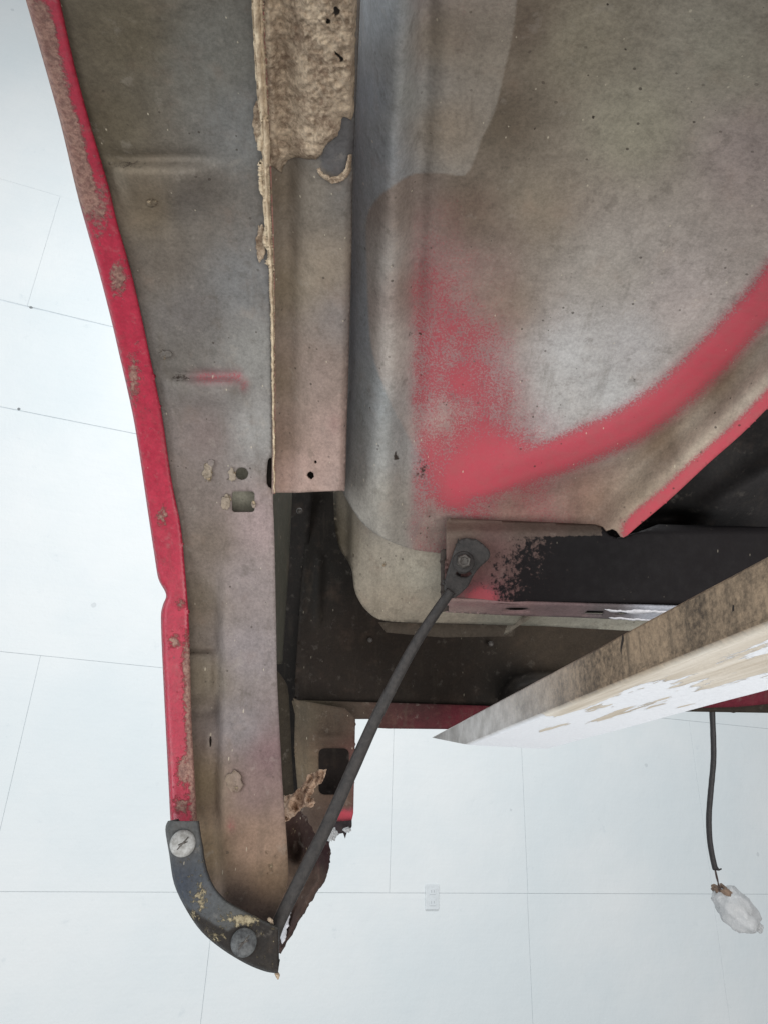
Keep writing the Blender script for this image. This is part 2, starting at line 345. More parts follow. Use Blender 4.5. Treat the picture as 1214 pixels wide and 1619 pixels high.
for i in range(len(H) - 1):
    xs = sorted(rows_v[i]); a = xs[0]
    pitch = 1.22 if i < 5 else 4.9
    while a > -6: a -= pitch; xs.insert(0, max(a, -6.0))
    a = xs[-1]
    while a < 12: a += pitch; xs.append(min(a, 12.0))
    for j in range(len(xs) - 1):
        g = 0.0008 if i != 3 else 0.0014; p = rng.uniform(0.0155, 0.0175)
        if xs[j+1] - xs[j] < .03: continue
        wall_box('panel', xs[j] + g, xs[j+1] - g, H[i] + (g if i not in (4,) else 0.006), H[i+1] - (g if i not in (2, 3) else 0.003), 0.008, p, M_BOARD, wall, 0.0008)
for (nu, nv, nr) in ((50, 489, .009), (31, 649, .008)):
    ns, nh = wall_st(nu, nv); lathe('knot_mark', [(nr, 0.0), (nr * .9, .002), (nr * .4, .003)], wall_pt(ns, nh, 0.0155), -WN, M_SLOT0, wall, 9)
s0, h0 = wall_st(680, 1416)
outlet = thing('wall_outlet', 'small white double socket plate just under a board seam on the wall', 'outlet', wall_pt(s0, h0, 0.019).tolist())
M_OUT = simple('ivory_socket_plastic', (222, 226, 228), 0.4, 0.06, 40, 0.0001); M_SLOT = simple('socket_slot', (182, 186, 190), 0.6, 0.1)
wall_box('cover_plate', s0 - .036, s0 + .036, h0 - .058, h0 + .050, 0.0186, 0.025, M_OUT, outlet, 0.0025)
for q in (-0.027, 0.021):
    rc = wall_box('receptacle', s0 - .017, s0 + .017, h0 + q - .014, h0 + q + .014, 0.025, 0.0275, M_OUT, outlet, 0.002)
    for k in (-0.007, 0.007): wall_box('slot', s0 + k - .0014, s0 + k + .0014, h0 + q - .005, h0 + q + .006, 0.0272, 0.0282, M_SLOT, rc)

# ------------------------------------------------------------------ the car
car = thing('car', 'red car with dirty grey wheel housing, red overspray and a thin brace rod', 'car', (0.0, 0.66, 1.02))

LIP_OUT = [(34, -25), (62, 72), (95, 190), (121, 300), (135, 352), (157, 430), (177, 508), (189, 560), (201, 612), (212, 664), (222, 725), (233, 800), (245, 880), (251, 915), (261, 934), (263, 944), (257, 960), (255, 985), (259, 1080), (264, 1180), (270, 1300)]
LIP_IN = [(90, -25), (119, 105), (144, 198), (158, 245), (174, 300), (186, 352), (208, 430), (226, 508), (237, 560), (248, 612), (258, 664), (272, 760), (286, 830), (293, 900), (299, 980), (302, 1080), (304, 1150), (308, 1220), (312, 1300)]
lo, li = smooth(LIP_OUT, 5), smooth(LIP_IN, 5)
# --- wheel arch panel
R_EDGE = [(403, -25), (413, 100), (420, 250), (427, 400), (430, 560), (430, 700), (431, 722), (424, 728), (422, 765), (431, 776), (432, 800), (434, 850), (436, 950), (438, 1060), (441, 1130), (447, 1240), (454, 1330), (456, 1385), (450, 1412), (432, 1452)]
ARCH = smooth([(x - 8, y) for x, y in LIP_IN], 4) + [(300, 1340), (318, 1400), (350, 1448), (420, 1478)] + smooth(R_EDGE, 3)[::-1]
def arch_R(u, v):
    R = np.full(np.shape(u), R0)
    x_in = np.interp(v, [p[1] for p in LIP_IN], [p[0] for p in LIP_IN])
    wl = sstep(2, 34, u - x_in); w1 = (1 - sstep(290, 370, u)) * wl; R -= 0.0085 * sstep(248, 274, v) * (1 - sstep(282, 350, v)) * w1; R += 0.003 * np.exp(-((v - 250) / 12) ** 2) * w1
    w2 = (1 - sstep(362, 398, u)) * wl; R -= 0.0075 * sstep(592, 608, v) * (1 - sstep(616, 660, v)) * w2; R += 0.003 * np.exp(-((v - 593) / 9) ** 2) * w2
    rec = sstep(840, 1010, v); R += 0.017 * rec * (1 - sstep(340, 357, u))
    low = 1 - sstep(330, 352, u); R -= 0.010 * low * sstep(1026, 1036, v) * (1 - sstep(1085, 1125, v)); R += 0.005 * low * np.exp(-((v - 1120) / 16) ** 2)
    R -= 0.005 * gauss(u, v, 332, 1175, 12, 34)
    R += 0.003 * gauss(u, v, 362, 1318, 10, 18) - 0.004 * gauss(u, v, 400, 1330, 35, 50)
    R -= 0.012 * sstep(1390, 1470, v)
    R += 0.001 * sstep(0, 1, 1 - np.abs(u - x_in) / 12.0)
    R += 0.0035 * (fbm(u / 90, v / 120, 3) - 0.5)
    return R
ARCH_TONE = [(200, 60, (98, 90, 76)), (170, 200, (94, 86, 72)), (340, 90, (110, 108, 102)), (390, 200, (116, 116, 114)), (300, 330, (104, 98, 92)), (240, 330, (112, 100, 84)), (250, 420, (100, 92, 84)), (380, 450, (118, 117, 116)), (300, 500, (104, 99, 96)), (400, 560, (130, 128, 124)), (290, 560, (100, 95, 90)), (330, 690, (112, 101, 97)), (400, 680, (138, 136, 133)), (290, 790, (106, 96, 90)), (420, 830, (146, 130, 128)), (330, 860, (104, 93, 84)), (310, 950, (104, 94, 82)), (390, 920, (130, 120, 118)), (390, 1030, (128, 120, 120)), (320, 1070, (108, 98, 84)), (385, 1150, (122, 116, 116)), (425, 1190, (112, 92, 92)), (320, 1240, (116, 102, 82)), (400, 1250, (120, 102, 98)), (330, 1340, (110, 94, 74)), (400, 1330, (148, 124, 108)), (430, 1390, (134, 112, 92)), (380, 1440, (86, 76, 72)), (420, 1460, (82, 72, 68))]
def arch_tone(u, v): return idw(u, v, ARCH_TONE)
def arch_red(u, v):
    r_ = 0.46 * np.exp(-((v - 597) / 15) ** 2) * sstep(270, 330, u) * (1 - sstep(380, 392, u))
    r_ = np.maximum(r_, 0.46 * gauss(u, v, 386, 608, 10, 15)); r_ = np.maximum(r_, 0.10 * gauss(u, v, 330, 680, 50, 80)); r_ = np.maximum(r_, 0.06 * gauss(u, v, 410, 820, 26, 60))
    return np.maximum(r_, 0.34 * gauss(u, v, 366, 1305, 10, 16)) + 0.12 * gauss(u, v, 420, 1190, 40, 120)
def arch_mud(u, v):
    m = 0.75 * gauss(u, v, 330, 746, 10, 18) + 0.6 * gauss(u, v, 362, 790, 7, 14) + 0.5 * gauss(u, v, 374, 752, 14, 14) * (np.hypot(u - 383, v - 749) > 9)
    m += 0.62 * gauss(u, v, 372, 1235, 17, 22) + 0.4 * gauss(u, v, 413, 195, 10, 40) + 0.35 * gauss(u, v, 415, 385, 8, 30)
    m += 0.45 * gauss(u, v, 340, 1420, 40, 30) + 0.40 * gauss(u, v, 425, 1370, 30, 40) * 1.0
    return m
def arch_spot(u, v):
    m = 0.5 * gauss(u, v, 352, 770, 8, 7) + 0.4 * gauss(u, v, 290, 95, 16, 22) + 0.38 * gauss(u, v, 300, 600, 80, 10) * (u < 300) + .35 * gauss(u, v, 352, 806, 7, 6)
    m += 0.5 * gauss(u, v, 200, 260, 60, 10) + 0.38 * gauss(u, v, 400, 1440, 50, 22) + 0.34 * gauss(u, v, 290, 590, 30, 10) + .32 * gauss(u, v, 352, 1340, 5, 24) + 0.42 * gauss(u, v, 430, 745, 12, 30)  # flat bands along the ribs are painted shade of their upper slopes
    return m
arch = sheet('wheel_arch_panel', ARCH, lambda u, v: barrel(u, v, arch_R(u, v)), M_UNDER, car, 5.0,
    holes=[ellipse(383, 749, 10, 10, 22, .06), rrect(367, 777, 403, 810, 5), ellipse(333, 1172, 2.4, 9, 14)], thick=0.0016,
    attrs={'tone': arch_tone, 'red': arch_red, 'mud': arch_mud, 'spot': arch_spot})
for cu, cv, ru, rv, sd in ((357, 795, 7, 12, 3), (329, 747, 8, 15, 4), (366, 751, 6, 12, 5), (402, 797, 3, 7, 6), (372, 1236, 13, 18, 7), (334, 734, 5, 7, 8), (240, 322, 9, 6, 9), (262, 560, 10, 7, 10)):
    sheet('mud_crust', resample(ellipse(cu, cv, ru, rv, 18, .5, sd), 2, True, 2.5, sd), lambda u, v: barrel(u, v, arch_R(u, v) - 0.0006 - 0.0025 * fbm(u / 5, v / 5, 6)), M_UNDER, arch, 2.4, thick=0.0006, attrs={'tone': (lambda u, v: (0.45 if sd != 7 else .75) * arch_tone(u, v) + (0.55 if sd != 7 else .25) * srgb((156, 142, 122))) if sd < 8 else arch_tone, 'red': 0.0, 'mud': .40, 'spot': .2})
# --- outer skin and lip
def lip_R(u, v):
    xo = np.interp(v, [p[1] for p in LIP_OUT], [p[0] for p in LIP_OUT]); d = np.clip((u - xo) / 9.0, 0, 1)
    xi = np.interp(v, [p[1] for p in LIP_IN], [p[0] for p in LIP_IN]); e = np.clip((xi - u) / 5.0, 0, 1)
    return R0 - 0.005 + 0.006 * (1 - np.sqrt(1 - (1 - d) ** 2)) + 0.0015 * (1 - e) ** 2 + 0.0012 * (fbm(u / 30, v / 60, 5) - .5)
def lip_mud(u, v):
    xo = np.interp(v, [p[1] for p in LIP_OUT], [p[0] for p in LIP_OUT]); xi = np.interp(v, [p[1] for p in LIP_IN], [p[0] for p in LIP_IN]); t = (u - xo) / (xi - xo)
    m = 0.85 * (1 - sstep(0.34, 0.82, t + 0.25 * (fbm(u / 40, v / 55, 8) - .5))) * (1 - sstep(290, 380, v)) * sstep(-40, 40, v)
    m = np.maximum(m, 0.66 * gauss(u, v, 187, 440, 12, 26)); m = np.maximum(m, 0.4 * gauss(u, v, 160, 330, 16, 50)); m = np.maximum(m, 0.5 * gauss(u, v, 212, 600, 10, 44))
    m = np.maximum(m, 0.5 * gauss(u, v, 256, 815, 10, 14)); m = np.maximum(m, 0.62 * gauss(u, v, 277, 1013, 8, 10)); m = np.maximum(m, 0.5 * gauss(u, v, 286, 955, 7, 8))
    m = np.maximum(m, 0.62 * sstep(0.55, 0.95, t) * sstep(960, 1060, v)); m = np.maximum(m, 0.7 * gauss(u, v, 292, 1218, 12, 22)); m = np.maximum(m, 0.55 * gauss(u, v, 288, 1275, 14, 14))
    return m + 0.20 + 0.12 * (fbm(u / 24, v / 40, 45) - .5)
lip = sheet('arch_lip', lo + li[::-1], lambda u, v: barrel(u, v, lip_R(u, v)), M_LIP, car, 4.0, thick=0.0022,
    attrs={'tone': np.array(RED), 'red': 0.0, 'mud': lip_mud, 'spot': lambda u, v: 0.16 + 0.3 * gauss(u, v, 299, 1090, 5, 60)})
# outer skin of the fender rising behind the lip, seen edge-on from here
V, F = [], []; L = np.array(lo); z = barrel(L[:, 0], L[:, 1], np.full(len(L), R0)); P3 = at(L[:, 0], L[:, 1], z)
for k, (off, dx) in enumerate(((0.0, 0.0015), (0.012, -0.001), (0.03, 0.004), (0.06, 0.02), (0.10, 0.05))):
    for p in P3:
        q = p.copy(); rad = np.array([0, p[1] - YC, max(p[2] - CAM[2], 0)]); rad /= np.linalg.norm(rad); V.append(q + rad * (off + 0.002) + np.array([dx, 0, 0]))
n = len(P3)
for k in range(4): F += [(k*n+i, k*n+i+1, (k+1)*n+i+1, (k+1)*n+i) for i in range(n - 1)]
skin_attr = {'tone': np.tile(np.array(RED), (len(V), 1)), 'red': np.zeros(len(V)), 'mud': np.zeros(len(V)), 'spot': np.zeros(len(V))}
skin = mesh_obj('fender_skin', V, F, M_LIP, car, True, skin_attr); solid(skin, 0.0012, 0)
# closing plate behind the arch panel
BK = [(150, -20), (425, -20), (426, 700), (424, 1100), (430, 1400), (330, 1400), (320, 1000), (290, 700), (220, 300)]
sheet('backing_plate', BK, lambda u, v: barrel(u, v, np.full(np.shape(u), R0 + 0.03)), M_UNDER, car, 14, attrs={'tone': lambda u, v: np.tile(srgb((150, 148, 134)), (len(u), 1)), 'red': 0.0, 'mud': 0.0, 'spot': 0.0})

# --- support channel beside the arch panel
CH_L = [(410, -25), (417, 100), (424, 250), (430, 400), (432, 560), (432.5, 700), (432, 781)]
CH_R = [(571, -25), (566, 100), (559, 260), (556, 400), (552, 560), (548, 690), (546, 768), (542, 776)]
def chan_R(u, v):
    xl = np.interp(v, [p[1] for p in CH_L], [p[0] for p in CH_L]); xr = np.interp(v, [p[1] for p in CH_R], [p[0] for p in CH_R]); t = np.clip((u - xl) / (xr - xl), 0, 1)
    R = R0 - 0.006 + 0.012 * np.exp(-((t - 0.2) / 0.17) ** 2) - 0.003 * sstep(.3, .8, t) + 0.007 * sstep(0.9, 1.0, t) ** 2
    R = R + 0.002 * (fbm(u / 60, v / 80, 21) - .5) - 0.002 * gauss(u, v, 491, 752, 22, 22)
    return R
CH_TONE = [(440, 300, (112, 100, 86)), (500, 300, (122, 114, 104)), (540, 230, (92, 91, 90)), (545, 300, (112, 108, 104)), (445, 450, (112, 100, 84)), (500, 430, (136, 124, 110)), (540, 500, (124, 116, 112)), (445, 600, (112, 98, 84)), (500, 600, (138, 122, 114)), (530, 680, (150, 130, 122)), (445, 700, (120, 102, 90)), (480, 745, (160, 136, 126)), (530, 760, (156, 136, 128))]
CHIP = smooth([(541, 186), (556, 190), (560, 215), (559, 250), (553, 268), (535, 276), (515, 270), (508, 256), (515, 235), (536, 216)], 4, True)
def chan_tone(u, v):
    c = idw(u, v, CH_TONE); k = 1 - sstep(-1.5, 1.5, sdpoly(u, v, CHIP)); return c * (1 - k)[:, None] + srgb((92, 90, 90)) * k[:, None]
channel = sheet('support_channel', smooth(CH_L, 4) + [(436, 779), (470, 779), (510, 777)] + smooth(CH_R, 4)[::-1], lambda u, v: barrel(u, v, chan_R(u, v)), M_UNDER, car, 4.5,
    holes=[[(486, 748), (491, 745), (496, 748), (497, 754), (492, 759), (487, 756), (484, 752)], ellipse(499, 730.5, 2.3, 2.6, 10)], thick=0.002,
    attrs={'tone': chan_tone, 'red': lambda u, v: 0.22 * gauss(u, v, 530, 670, 14, 24), 'mud': lambda u, v: 0.35 * gauss(u, v, 520, 278, 20, 12) + .25 * sstep(640, 780, v), 'spot': lambda u, v: 0.42 * gauss(u, v, 510, 757, 8, 8) + .45 * gauss(u, v, 556, 330, 4, 140)})
# side web of the channel running back from its free edge and its end return
Lr = np.array(smooth(CH_L, 4)); zz = barrel(Lr[:, 0], Lr[:, 1], chan_R(Lr[:, 0] + 1, Lr[:, 1]))
V, F = [], []; PP = at(Lr[:, 0], Lr[:, 1], zz); n = len(PP)
for off in (0.0, 0.012):
    for p in PP:
        rad = np.array([0, p[1] - YC, max(p[2] - CAM[2], 0)]); rad /= np.linalg.norm(rad); V.append(p + rad * (off + .0005) + np.array([0.001, 0, 0]))
F = [(i, i+1, n+i+1, n+i) for i in range(n - 1)]
wt = np.tile(srgb((170, 140, 122)), (len(V), 1)); solid(mesh_obj('channel_web', V, F, M_UNDER, channel, True, {'tone': wt, 'red': np.full(len(V), 0.38), 'mud': np.full(len(V), 0.4), 'spot': np.zeros(len(V))}), 0.0012, 0)
sheet('channel_shade_plate', [(414, 560), (540, 560), (538, 772), (436, 775), (414, 775)], lambda u, v: barrel(u, v, np.full(np.shape(u), R0 + 0.012)), M_BLACK, channel, 10, attrs={'tone': np.array(srgb((40, 36, 33))), 'red': 0.0, 'mud': 0.0, 'spot': 0.0})  # dark plate added so the channel holes look shaded
# caked mud
CAKE = resample([(418, -30), (420, 60), (425, 150), (427, 225), (428, 262), (436, 266), (446, 273), (450, 262), (454, 255), (465, 249), (483, 251), (500, 253), (508, 245), (515, 230), (524, 222), (535, 214), (538, 200), (542, 185), (548, 187), (557, 190), (560, 175), (561, 100), (566, -30)], 3, True, 2.2, 3)
def cake_R(u, v):
    e = sstep(0, 9, segdist(u, v, CAKE, True)); n1 = fbm(u / 13, v / 13, 31, 5); n2 = np.abs(fbm(u / 26, v / 20, 37, 3) - .5) * 2
    return chan_R(u, v) - 0.0010 - e * (0.0022 + 0.0034 * n1 + 0.003 * (fbm(u / 5, v / 5, 33, 3) - .5) - 0.002 * n2) * (1 - 0.6 * gauss(u, v, 540, 190, 30, 30))
sheet('mud_crust', CAKE, lambda u, v: barrel(u, v, cake_R(u, v)), M_MUDCAKE, channel, 2.6, holes=[ellipse(532, 20, 6, 9, 12, .5, 3), ellipse(518, 34, 5, 4, 10, .5, 4), [(529, 80), (536, 86), (543, 92), (544, 98), (538, 100), (534, 94), (531, 88)]], thick=0.0012)
FLK = resample([(501, 267), (506, 266), (512, 276), (523, 282), (534, 280), (543, 273), (550, 262), (553, 246), (557, 244), (556, 268), (550, 280), (538, 288), (526, 291), (518, 287), (506, 277)], 2.5, True, 1.5, 9)
sheet('mud_crust', FLK, lambda u, v: barrel(u, v, chan_R(u, v) - 0.0015 - 0.003 * fbm(u / 6, v / 6, 4)), M_MUDCAKE, channel, 2.5, thick=0.001)
# sealer beads along the joint
CRACK = [(409, -30), (414, 80), (418, 150), (420, 184), (416, 190), (417, 220), (415, 244), (419, 300), (424, 380), (428, 470)]
BD1 = resample([(397, -30), (401, 60), (404, 110), (408, 160), (411, 185), (414, 215), (414, 240), (416, 250), (415, 265), (417, 300), (416, 330), (418, 345), (420, 362), (424, 400), (427, 440), (429, 500), (430, 560), (431, 640), (432, 700), (433, 778), (435, 779), (435, 700), (434, 560), (433, 470), (432, 440), (431, 400), (429, 360), (428, 330), (426, 300), (425, 266), (428, 261), (427, 215), (424, 190), (423, 150), (421, 110), (418, 60), (414, -30)], 2.2, True, 1.3, 6)
def bead_R(u, v):
    e = sstep(0, 4.5, segdist(u, v, BD1, True)); c_ = np.exp(-(segdist(u, v, CRACK) / 1.5) ** 2) * (v < 430)
    return R0 - 0.0075 - e * (0.0025 + 0.0022 * fbm(u / 9, v / 14, 61, 4)) + 0.0030 * c_
sheet('sealer_bead', BD1, lambda u, v: barrel(u, v, bead_R(u, v)), M_SEAL, channel, 1.8, thick=0.003)
for cu, cv, ru, rv, sd in ((409, 190, 9, 34, 1), (413, 385, 8, 28, 2)):
    sheet('mud_crust', resample(ellipse(cu, cv, ru, rv, 24, .35, sd), 3, True, 2, sd), lambda u, v: barrel(u, v, arch_R(u, v) - 0.001 - 0.003 * fbm(u / 7, v / 7, 6)), M_MUDCAKE, arch, 3, thick=0.0008)

# --- inner wheel housing
L1 = [(690, 800), (760, 785), (800, 772), (900, 738), (1000, 695), (1060, 655), (1100, 620), (1150, 570), (1214, 500), (1260, 440)]
L2 = [(920, 870), (968, 822), (985, 803), (1040, 748), (1100, 690), (1160, 630), (1214, 578), (1270, 520)]
EDGE = [(966, 836), (974, 840), (985, 850), (1010, 830), (1060, 788), (1120, 732), (1170, 688), (1214, 644), (1260, 596)]
IN_L = [(574, -25), (569, 120), (564, 220), (558, 400), (555, 600), (548, 700), (543, 776)]
IN_UNDER = [(528, -25), (522, 220), (515, 400), (512, 600), (512, 700), (520, 770)]
INNER = smooth(IN_UNDER, 4) + smooth([(541, 776), (556, 803), (576, 830), (608, 852), (650, 868), (690, 874), (712, 878)], 4) + [(740, 868), (900, 852), (945, 842)] + smooth(EDGE, 3) + [(1260, -25)]
def inner_R(u, v):
    xl = np.interp(v, [p[1] for p in IN_L], [p[0] for p in IN_L]); x = u - xl
    R = np.full(np.shape(u), 0.374)
    R += 0.0005 * np.maximum(-x, 0); roll = np.where(x < 58, 1 - np.clip(x / 58, 0, 1), 0.0); R += 0.042 * (1 - np.sqrt(np.maximum(1 - roll ** 2, 0))) - 0.012 * np.exp(-((x - 62) / 30) ** 2)
    fade = 1 - sstep(640, 800, v); R += 0.008 * np.exp(-((x - 98) / 22) ** 2) * fade
    R -= 0.055 * np.clip((u - 680) / 560, 0, 1) ** 2 * sstep(900, 300, v) if False else 0.04 * np.clip((u - 680) / 560, 0, 1) ** 2 * (1 - 0.6 * sstep(300, 900, v))
    d1 = segdist(u, v, L1, False, True); d2 = segdist(u, v, L2, False, True)
    w_ = sstep(690, 860, u)
    R += w_ * (0.016 * sstep(-12, 42, d1) - 0.004 * np.exp(-((d1 + 34) / 26) ** 2)); R -= 0.026 * w_ * sstep(-34, 12, d2) + 0.006 * sstep(0, 40, d2) * w_
    R += 0.012 * (1 - w_) * sstep(770, 860, v) * sstep(640, 720, u)
    R -= 0.010 * gauss(u, v, 620, 800, 60, 60)
    R += 0.004 * (fbm(u / 160, v / 160, 41) - .5)
    return R
BOUND = smooth([(818, -30), (812, 40), (795, 120), (780, 180), (760, 222), (748, 255), (735, 276), (715, 276), (690, 273), (660, 274), (640, 281), (618, 296), (598, 312), (580, 345), (580, 420), (584, 520), (592, 570), (612, 625), (640, 680), (662, 720), (690, 745)], 5)  # shadow edge painted into the tone, bluish lit side to the left
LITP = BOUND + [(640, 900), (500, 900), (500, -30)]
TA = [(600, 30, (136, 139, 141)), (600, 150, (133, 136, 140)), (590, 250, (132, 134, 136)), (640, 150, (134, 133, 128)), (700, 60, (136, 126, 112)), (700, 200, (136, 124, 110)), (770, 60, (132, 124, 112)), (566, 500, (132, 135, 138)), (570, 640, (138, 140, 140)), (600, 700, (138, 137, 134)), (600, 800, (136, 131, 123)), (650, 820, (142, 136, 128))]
TB = [(740, 330, (106, 94, 82)), (790, 190, (100, 90, 78)), (830, 40, (104, 94, 82)), (640, 310, (124, 112, 104)), (610, 420, (148, 142, 136)), (620, 560, (160, 151, 144)), (660, 450, (134, 112, 104)), (900, 60, (134, 126, 110)), (1000, 200, (142, 136, 120)), (1160, 80, (142, 136, 122)), (1180, 250, (146, 134, 128)), (850, 330, (128, 118, 104)), (960, 420, (152, 145, 137)), (900, 560, (172, 170, 168)), (960, 620, (170, 168, 166)), (880, 640, (168, 165, 162)), (1080, 480, (160, 150, 145)), (1000, 550, (164, 160, 158)), (800, 480, (128, 114, 102)), (800, 640, (150, 138, 132)), (700, 690, (164, 146, 136)), (820, 810, (142, 116, 104)), (930, 790, (128, 106, 92)), (1050, 700, (116, 98, 82)), (1140, 610, (112, 94, 78)), (1010, 800, (150, 136, 118)), (1100, 720, (166, 154, 138)), (1180, 640, (166, 154, 140)), (640, 740, (140, 136, 132)), (650, 820, (148, 138, 128)), (720, 840, (140, 128, 118)), (610, 640, (150, 146, 142))]  # shaded side; top anchors lightened to make up for weak light there
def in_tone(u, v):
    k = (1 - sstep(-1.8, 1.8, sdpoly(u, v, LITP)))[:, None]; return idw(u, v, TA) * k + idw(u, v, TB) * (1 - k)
REDLINE = [(700, 700), (705, 760), (740, 765), (800, 745), (880, 720), (960, 690), (1040, 635), (1100, 580), (1160, 520), (1214, 455), (1260, 400)]
SPR = [(645, 300, 0), (660, 350, .3), (700, 350, .28), (760, 350, .08), (660, 400, .42), (720, 400, .34), (660, 450, .50), (720, 450, .42), (790, 450, .2), (850, 450, 0), (660, 540, .56), (720, 540, .56), (780, 540, .40), (840, 540, .1), (870, 600, 0), (655, 610, .52), (690, 610, .52), (740, 620, .60), (790, 620, .5), (830, 650, .26), (660, 680, .44), (690, 660, .50), (715, 680, .52), (760, 680, .72), (810, 690, .62), (860, 680, .15), (700, 730, .6), (740, 740, .98), (800, 735, .98), (850, 720, .9), (720, 775, .98), (690, 750, .6), (685, 720, .55), (760, 800, .42), (820, 800, .32), (900, 780, .22), (700, 820, .2), (800, 815, .2), (620, 400, 0), (620, 600, 0), (630, 720, 0), (900, 450, 0), (950, 600, 0), (1000, 500, 0), (900, 640, 0), (700, 260, 0), (800, 260, 0), (1050, 760, .02), (950, 800, .1), (1150, 400, 0), (1000, 150, 0), (1150, 650, 0)]
def in_red(u, v):
    d1 = segdist(u, v, L1, False, True); up = -d1
    band = 0.98 * sstep(-34, 22, up) * (1 - sstep(24, 78, up)) * sstep(670, 720, u)
    num = 0; den = 0
    for cu, cv, q in SPR:
        wt = 1.0 / ((u - cu) ** 2 + (v - cv) ** 2 + 1300.0) ** 1.9; num = num + wt * q; den = den + wt
    fld = 1.12 * num / den * sstep(628, 662, u + 14 * (fbm(u / 30, v / 30, 78) - .5)) * (0.82 + 0.6 * (fbm(u / 40, v / 55, 77) - .3))
    r_ = np.maximum(band, fld)
    r_ *= 1 - 0.22 * gauss(u, v, 700, 660, 22, 40)
    dE = segdist(u, v, EDGE); r_ = np.maximum(r_, 0.95 * (1 - sstep(8, 34, dE)) * sstep(965, 1000, u))
    return r_
def in_spot(u, v):
    m = 0.42 * gauss(u, v, 650, 528, 12, 16) + 0.6 * gauss(u, v, 664, 528, 3.5, 3.5) + 0.46 * gauss(u, v, 705, 637, 10, 10) + 0.6 * gauss(u, v, 626, 722, 5, 9) + 0.36 * gauss(u, v, 672, 740, 18, 30)
    m += 0.26 * gauss(u, v, 640, 745, 40, 50) + 0.34 * gauss(u, v, 860, 870, 180, 16)
    for cu, cv in ((885, 640), (1002, 601), (845, 203), (937, 185), (1098, 30), (960, 7), (988, 78)): m += 0.75 * gauss(u, v, cu, cv, 3.5, 3.5)
    return m
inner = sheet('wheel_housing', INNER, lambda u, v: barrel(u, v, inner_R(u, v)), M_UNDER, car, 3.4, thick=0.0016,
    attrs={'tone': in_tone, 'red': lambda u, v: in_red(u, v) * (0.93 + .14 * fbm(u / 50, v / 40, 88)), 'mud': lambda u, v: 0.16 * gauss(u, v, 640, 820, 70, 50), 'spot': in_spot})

# --- lower continuation of the housing (behind the brace rod)
LOWP = smooth([(527, 760), (528, 800), (530, 835), (537, 866), (550, 887), (557, 905), (560, 930), (568, 950), (582, 968), (602, 980), (640, 984), (720, 986)], 3) + [(860, 990), (1060, 1001), (1060, 900), (720, 800), (640, 780)]
def low_z(u, v):
    z_ = 0.668 + 0.05 * (1 - np.sqrt(np.maximum(1 - np.clip((640 - u) / 112, 0, 1) ** 2, 0))); z_ += 0.012 * (1 - sstep(549, 558, u)); bot = np.clip((v - 950) / 40, 0, 1); z_ += 0.02 * bot ** 2
    return z_ + 0.004 * (fbm(u / 60, v / 40, 51) - .5)
sheet('lower_housing', LOWP, low_z, M_UNDER, car, 5, attrs={'tone': lambda u, v: idw(u, v, [(540, 850, (104, 96, 82)), (600, 830, (140, 134, 125)), (600, 880, (148, 140, 127)), (660, 900, (156, 149, 135)), (620, 950, (138, 127, 112)), (700, 970, (134, 124, 110)), (800, 980, (128, 124, 112)), (960, 985, (128, 125, 115))]), 'red': 0.0, 'mud': lambda u, v: 0.16 + 0.14 * gauss(u, v, 640, 900, 60, 60), 'spot': 0.05})
sheet('housing_ledge', [(598, 984), (815, 990), (812, 1006), (700, 1008), (610, 1000)], lambda u, v: 0.72 + 0.0 * u, M_UNDER, car, 8, attrs={'tone': np.array(srgb((74, 66, 58))), 'red': 0.0, 'mud': 0.1, 'spot': 0.15})
sheet('gusset', [(795, 1004), (806, 978), (838, 972), (832, 980)], lambda u, v: 0.70 - 0.001 * (u - 800), M_UNDER, car, 6, thick=0.002, attrs={'tone': np.array(srgb((118, 109, 97))), 'red': 0.0, 'mud': 0.0, 'spot': 0.05})

# --- black underbody panel to the right
def ub_z(u, v):
    z_ = 0.68 - 0.00008 * (u - 1000) + 0.0003 * (v - 820)
    ridge = segdist(u, v, [(1100, 830), (1150, 790), (1240, 735)]); z_ -= 0.02 * np.exp(-(ridge / 26) ** 2); z_ += 0.035 * gauss(u, v, 1065, 820, 60, 14) + 0.01 * gauss(u, v, 1160, 700, 60, 40)
    return z_
underbody = sheet('underbody_panel', [(940, 870), (1260, 870), (1260, 560), (1180, 630), (1040, 740), (945, 820)], ub_z, M_BLACK, car, 5, attrs={'tone': lambda u, v: idw(u, v, [(1060, 800, (32, 31, 31)), (1180, 700, (42, 41, 41)), (1200, 790, (46, 44, 44))]), 'red': 0.0, 'mud': lambda u, v: 0.1 + 0.1 * gauss(u, v, 1190, 670, 70, 50), 'spot': 0.0})

# --- frame rail
def rail_z(u, v):
    top = 828 + 0.0 * u; z_ = 0.603 + 0.00002 * (u - 700); z_ += 0.014 * (1 - sstep(0, 24, v - top + 8)); z_ += 0.003 * sstep(948, 960, v); return z_ + 0.0015 * (fbm(u / 30, v / 30, 61) - .5)
RAIL = [(705, 823), (709, 819), (800, 823), (940, 829), (952, 833), (962, 846), (975, 851), (990, 848), (1040, 829), (1214, 833), (1270, 836), (1270, 968), (1040, 962), (900, 958), (800, 955), (712, 949), (706, 946)]
def rail_tone(u, v):
    return idw(u, v, [(730, 830, (112, 98, 88)), (770, 870, (108, 84, 80)), (830, 835, (100, 89, 80)), (830, 870, (100, 80, 76)), (760, 930, (110, 74, 74)), (930, 845, (84, 75, 68))])
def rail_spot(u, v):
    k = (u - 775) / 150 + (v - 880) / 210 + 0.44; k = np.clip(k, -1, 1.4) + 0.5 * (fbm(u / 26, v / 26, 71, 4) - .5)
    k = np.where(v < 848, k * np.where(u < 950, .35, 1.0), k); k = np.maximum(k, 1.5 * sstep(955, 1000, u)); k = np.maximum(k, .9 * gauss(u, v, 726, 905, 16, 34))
    return np.clip(k * 0.62 + .06, 0, 1.2)
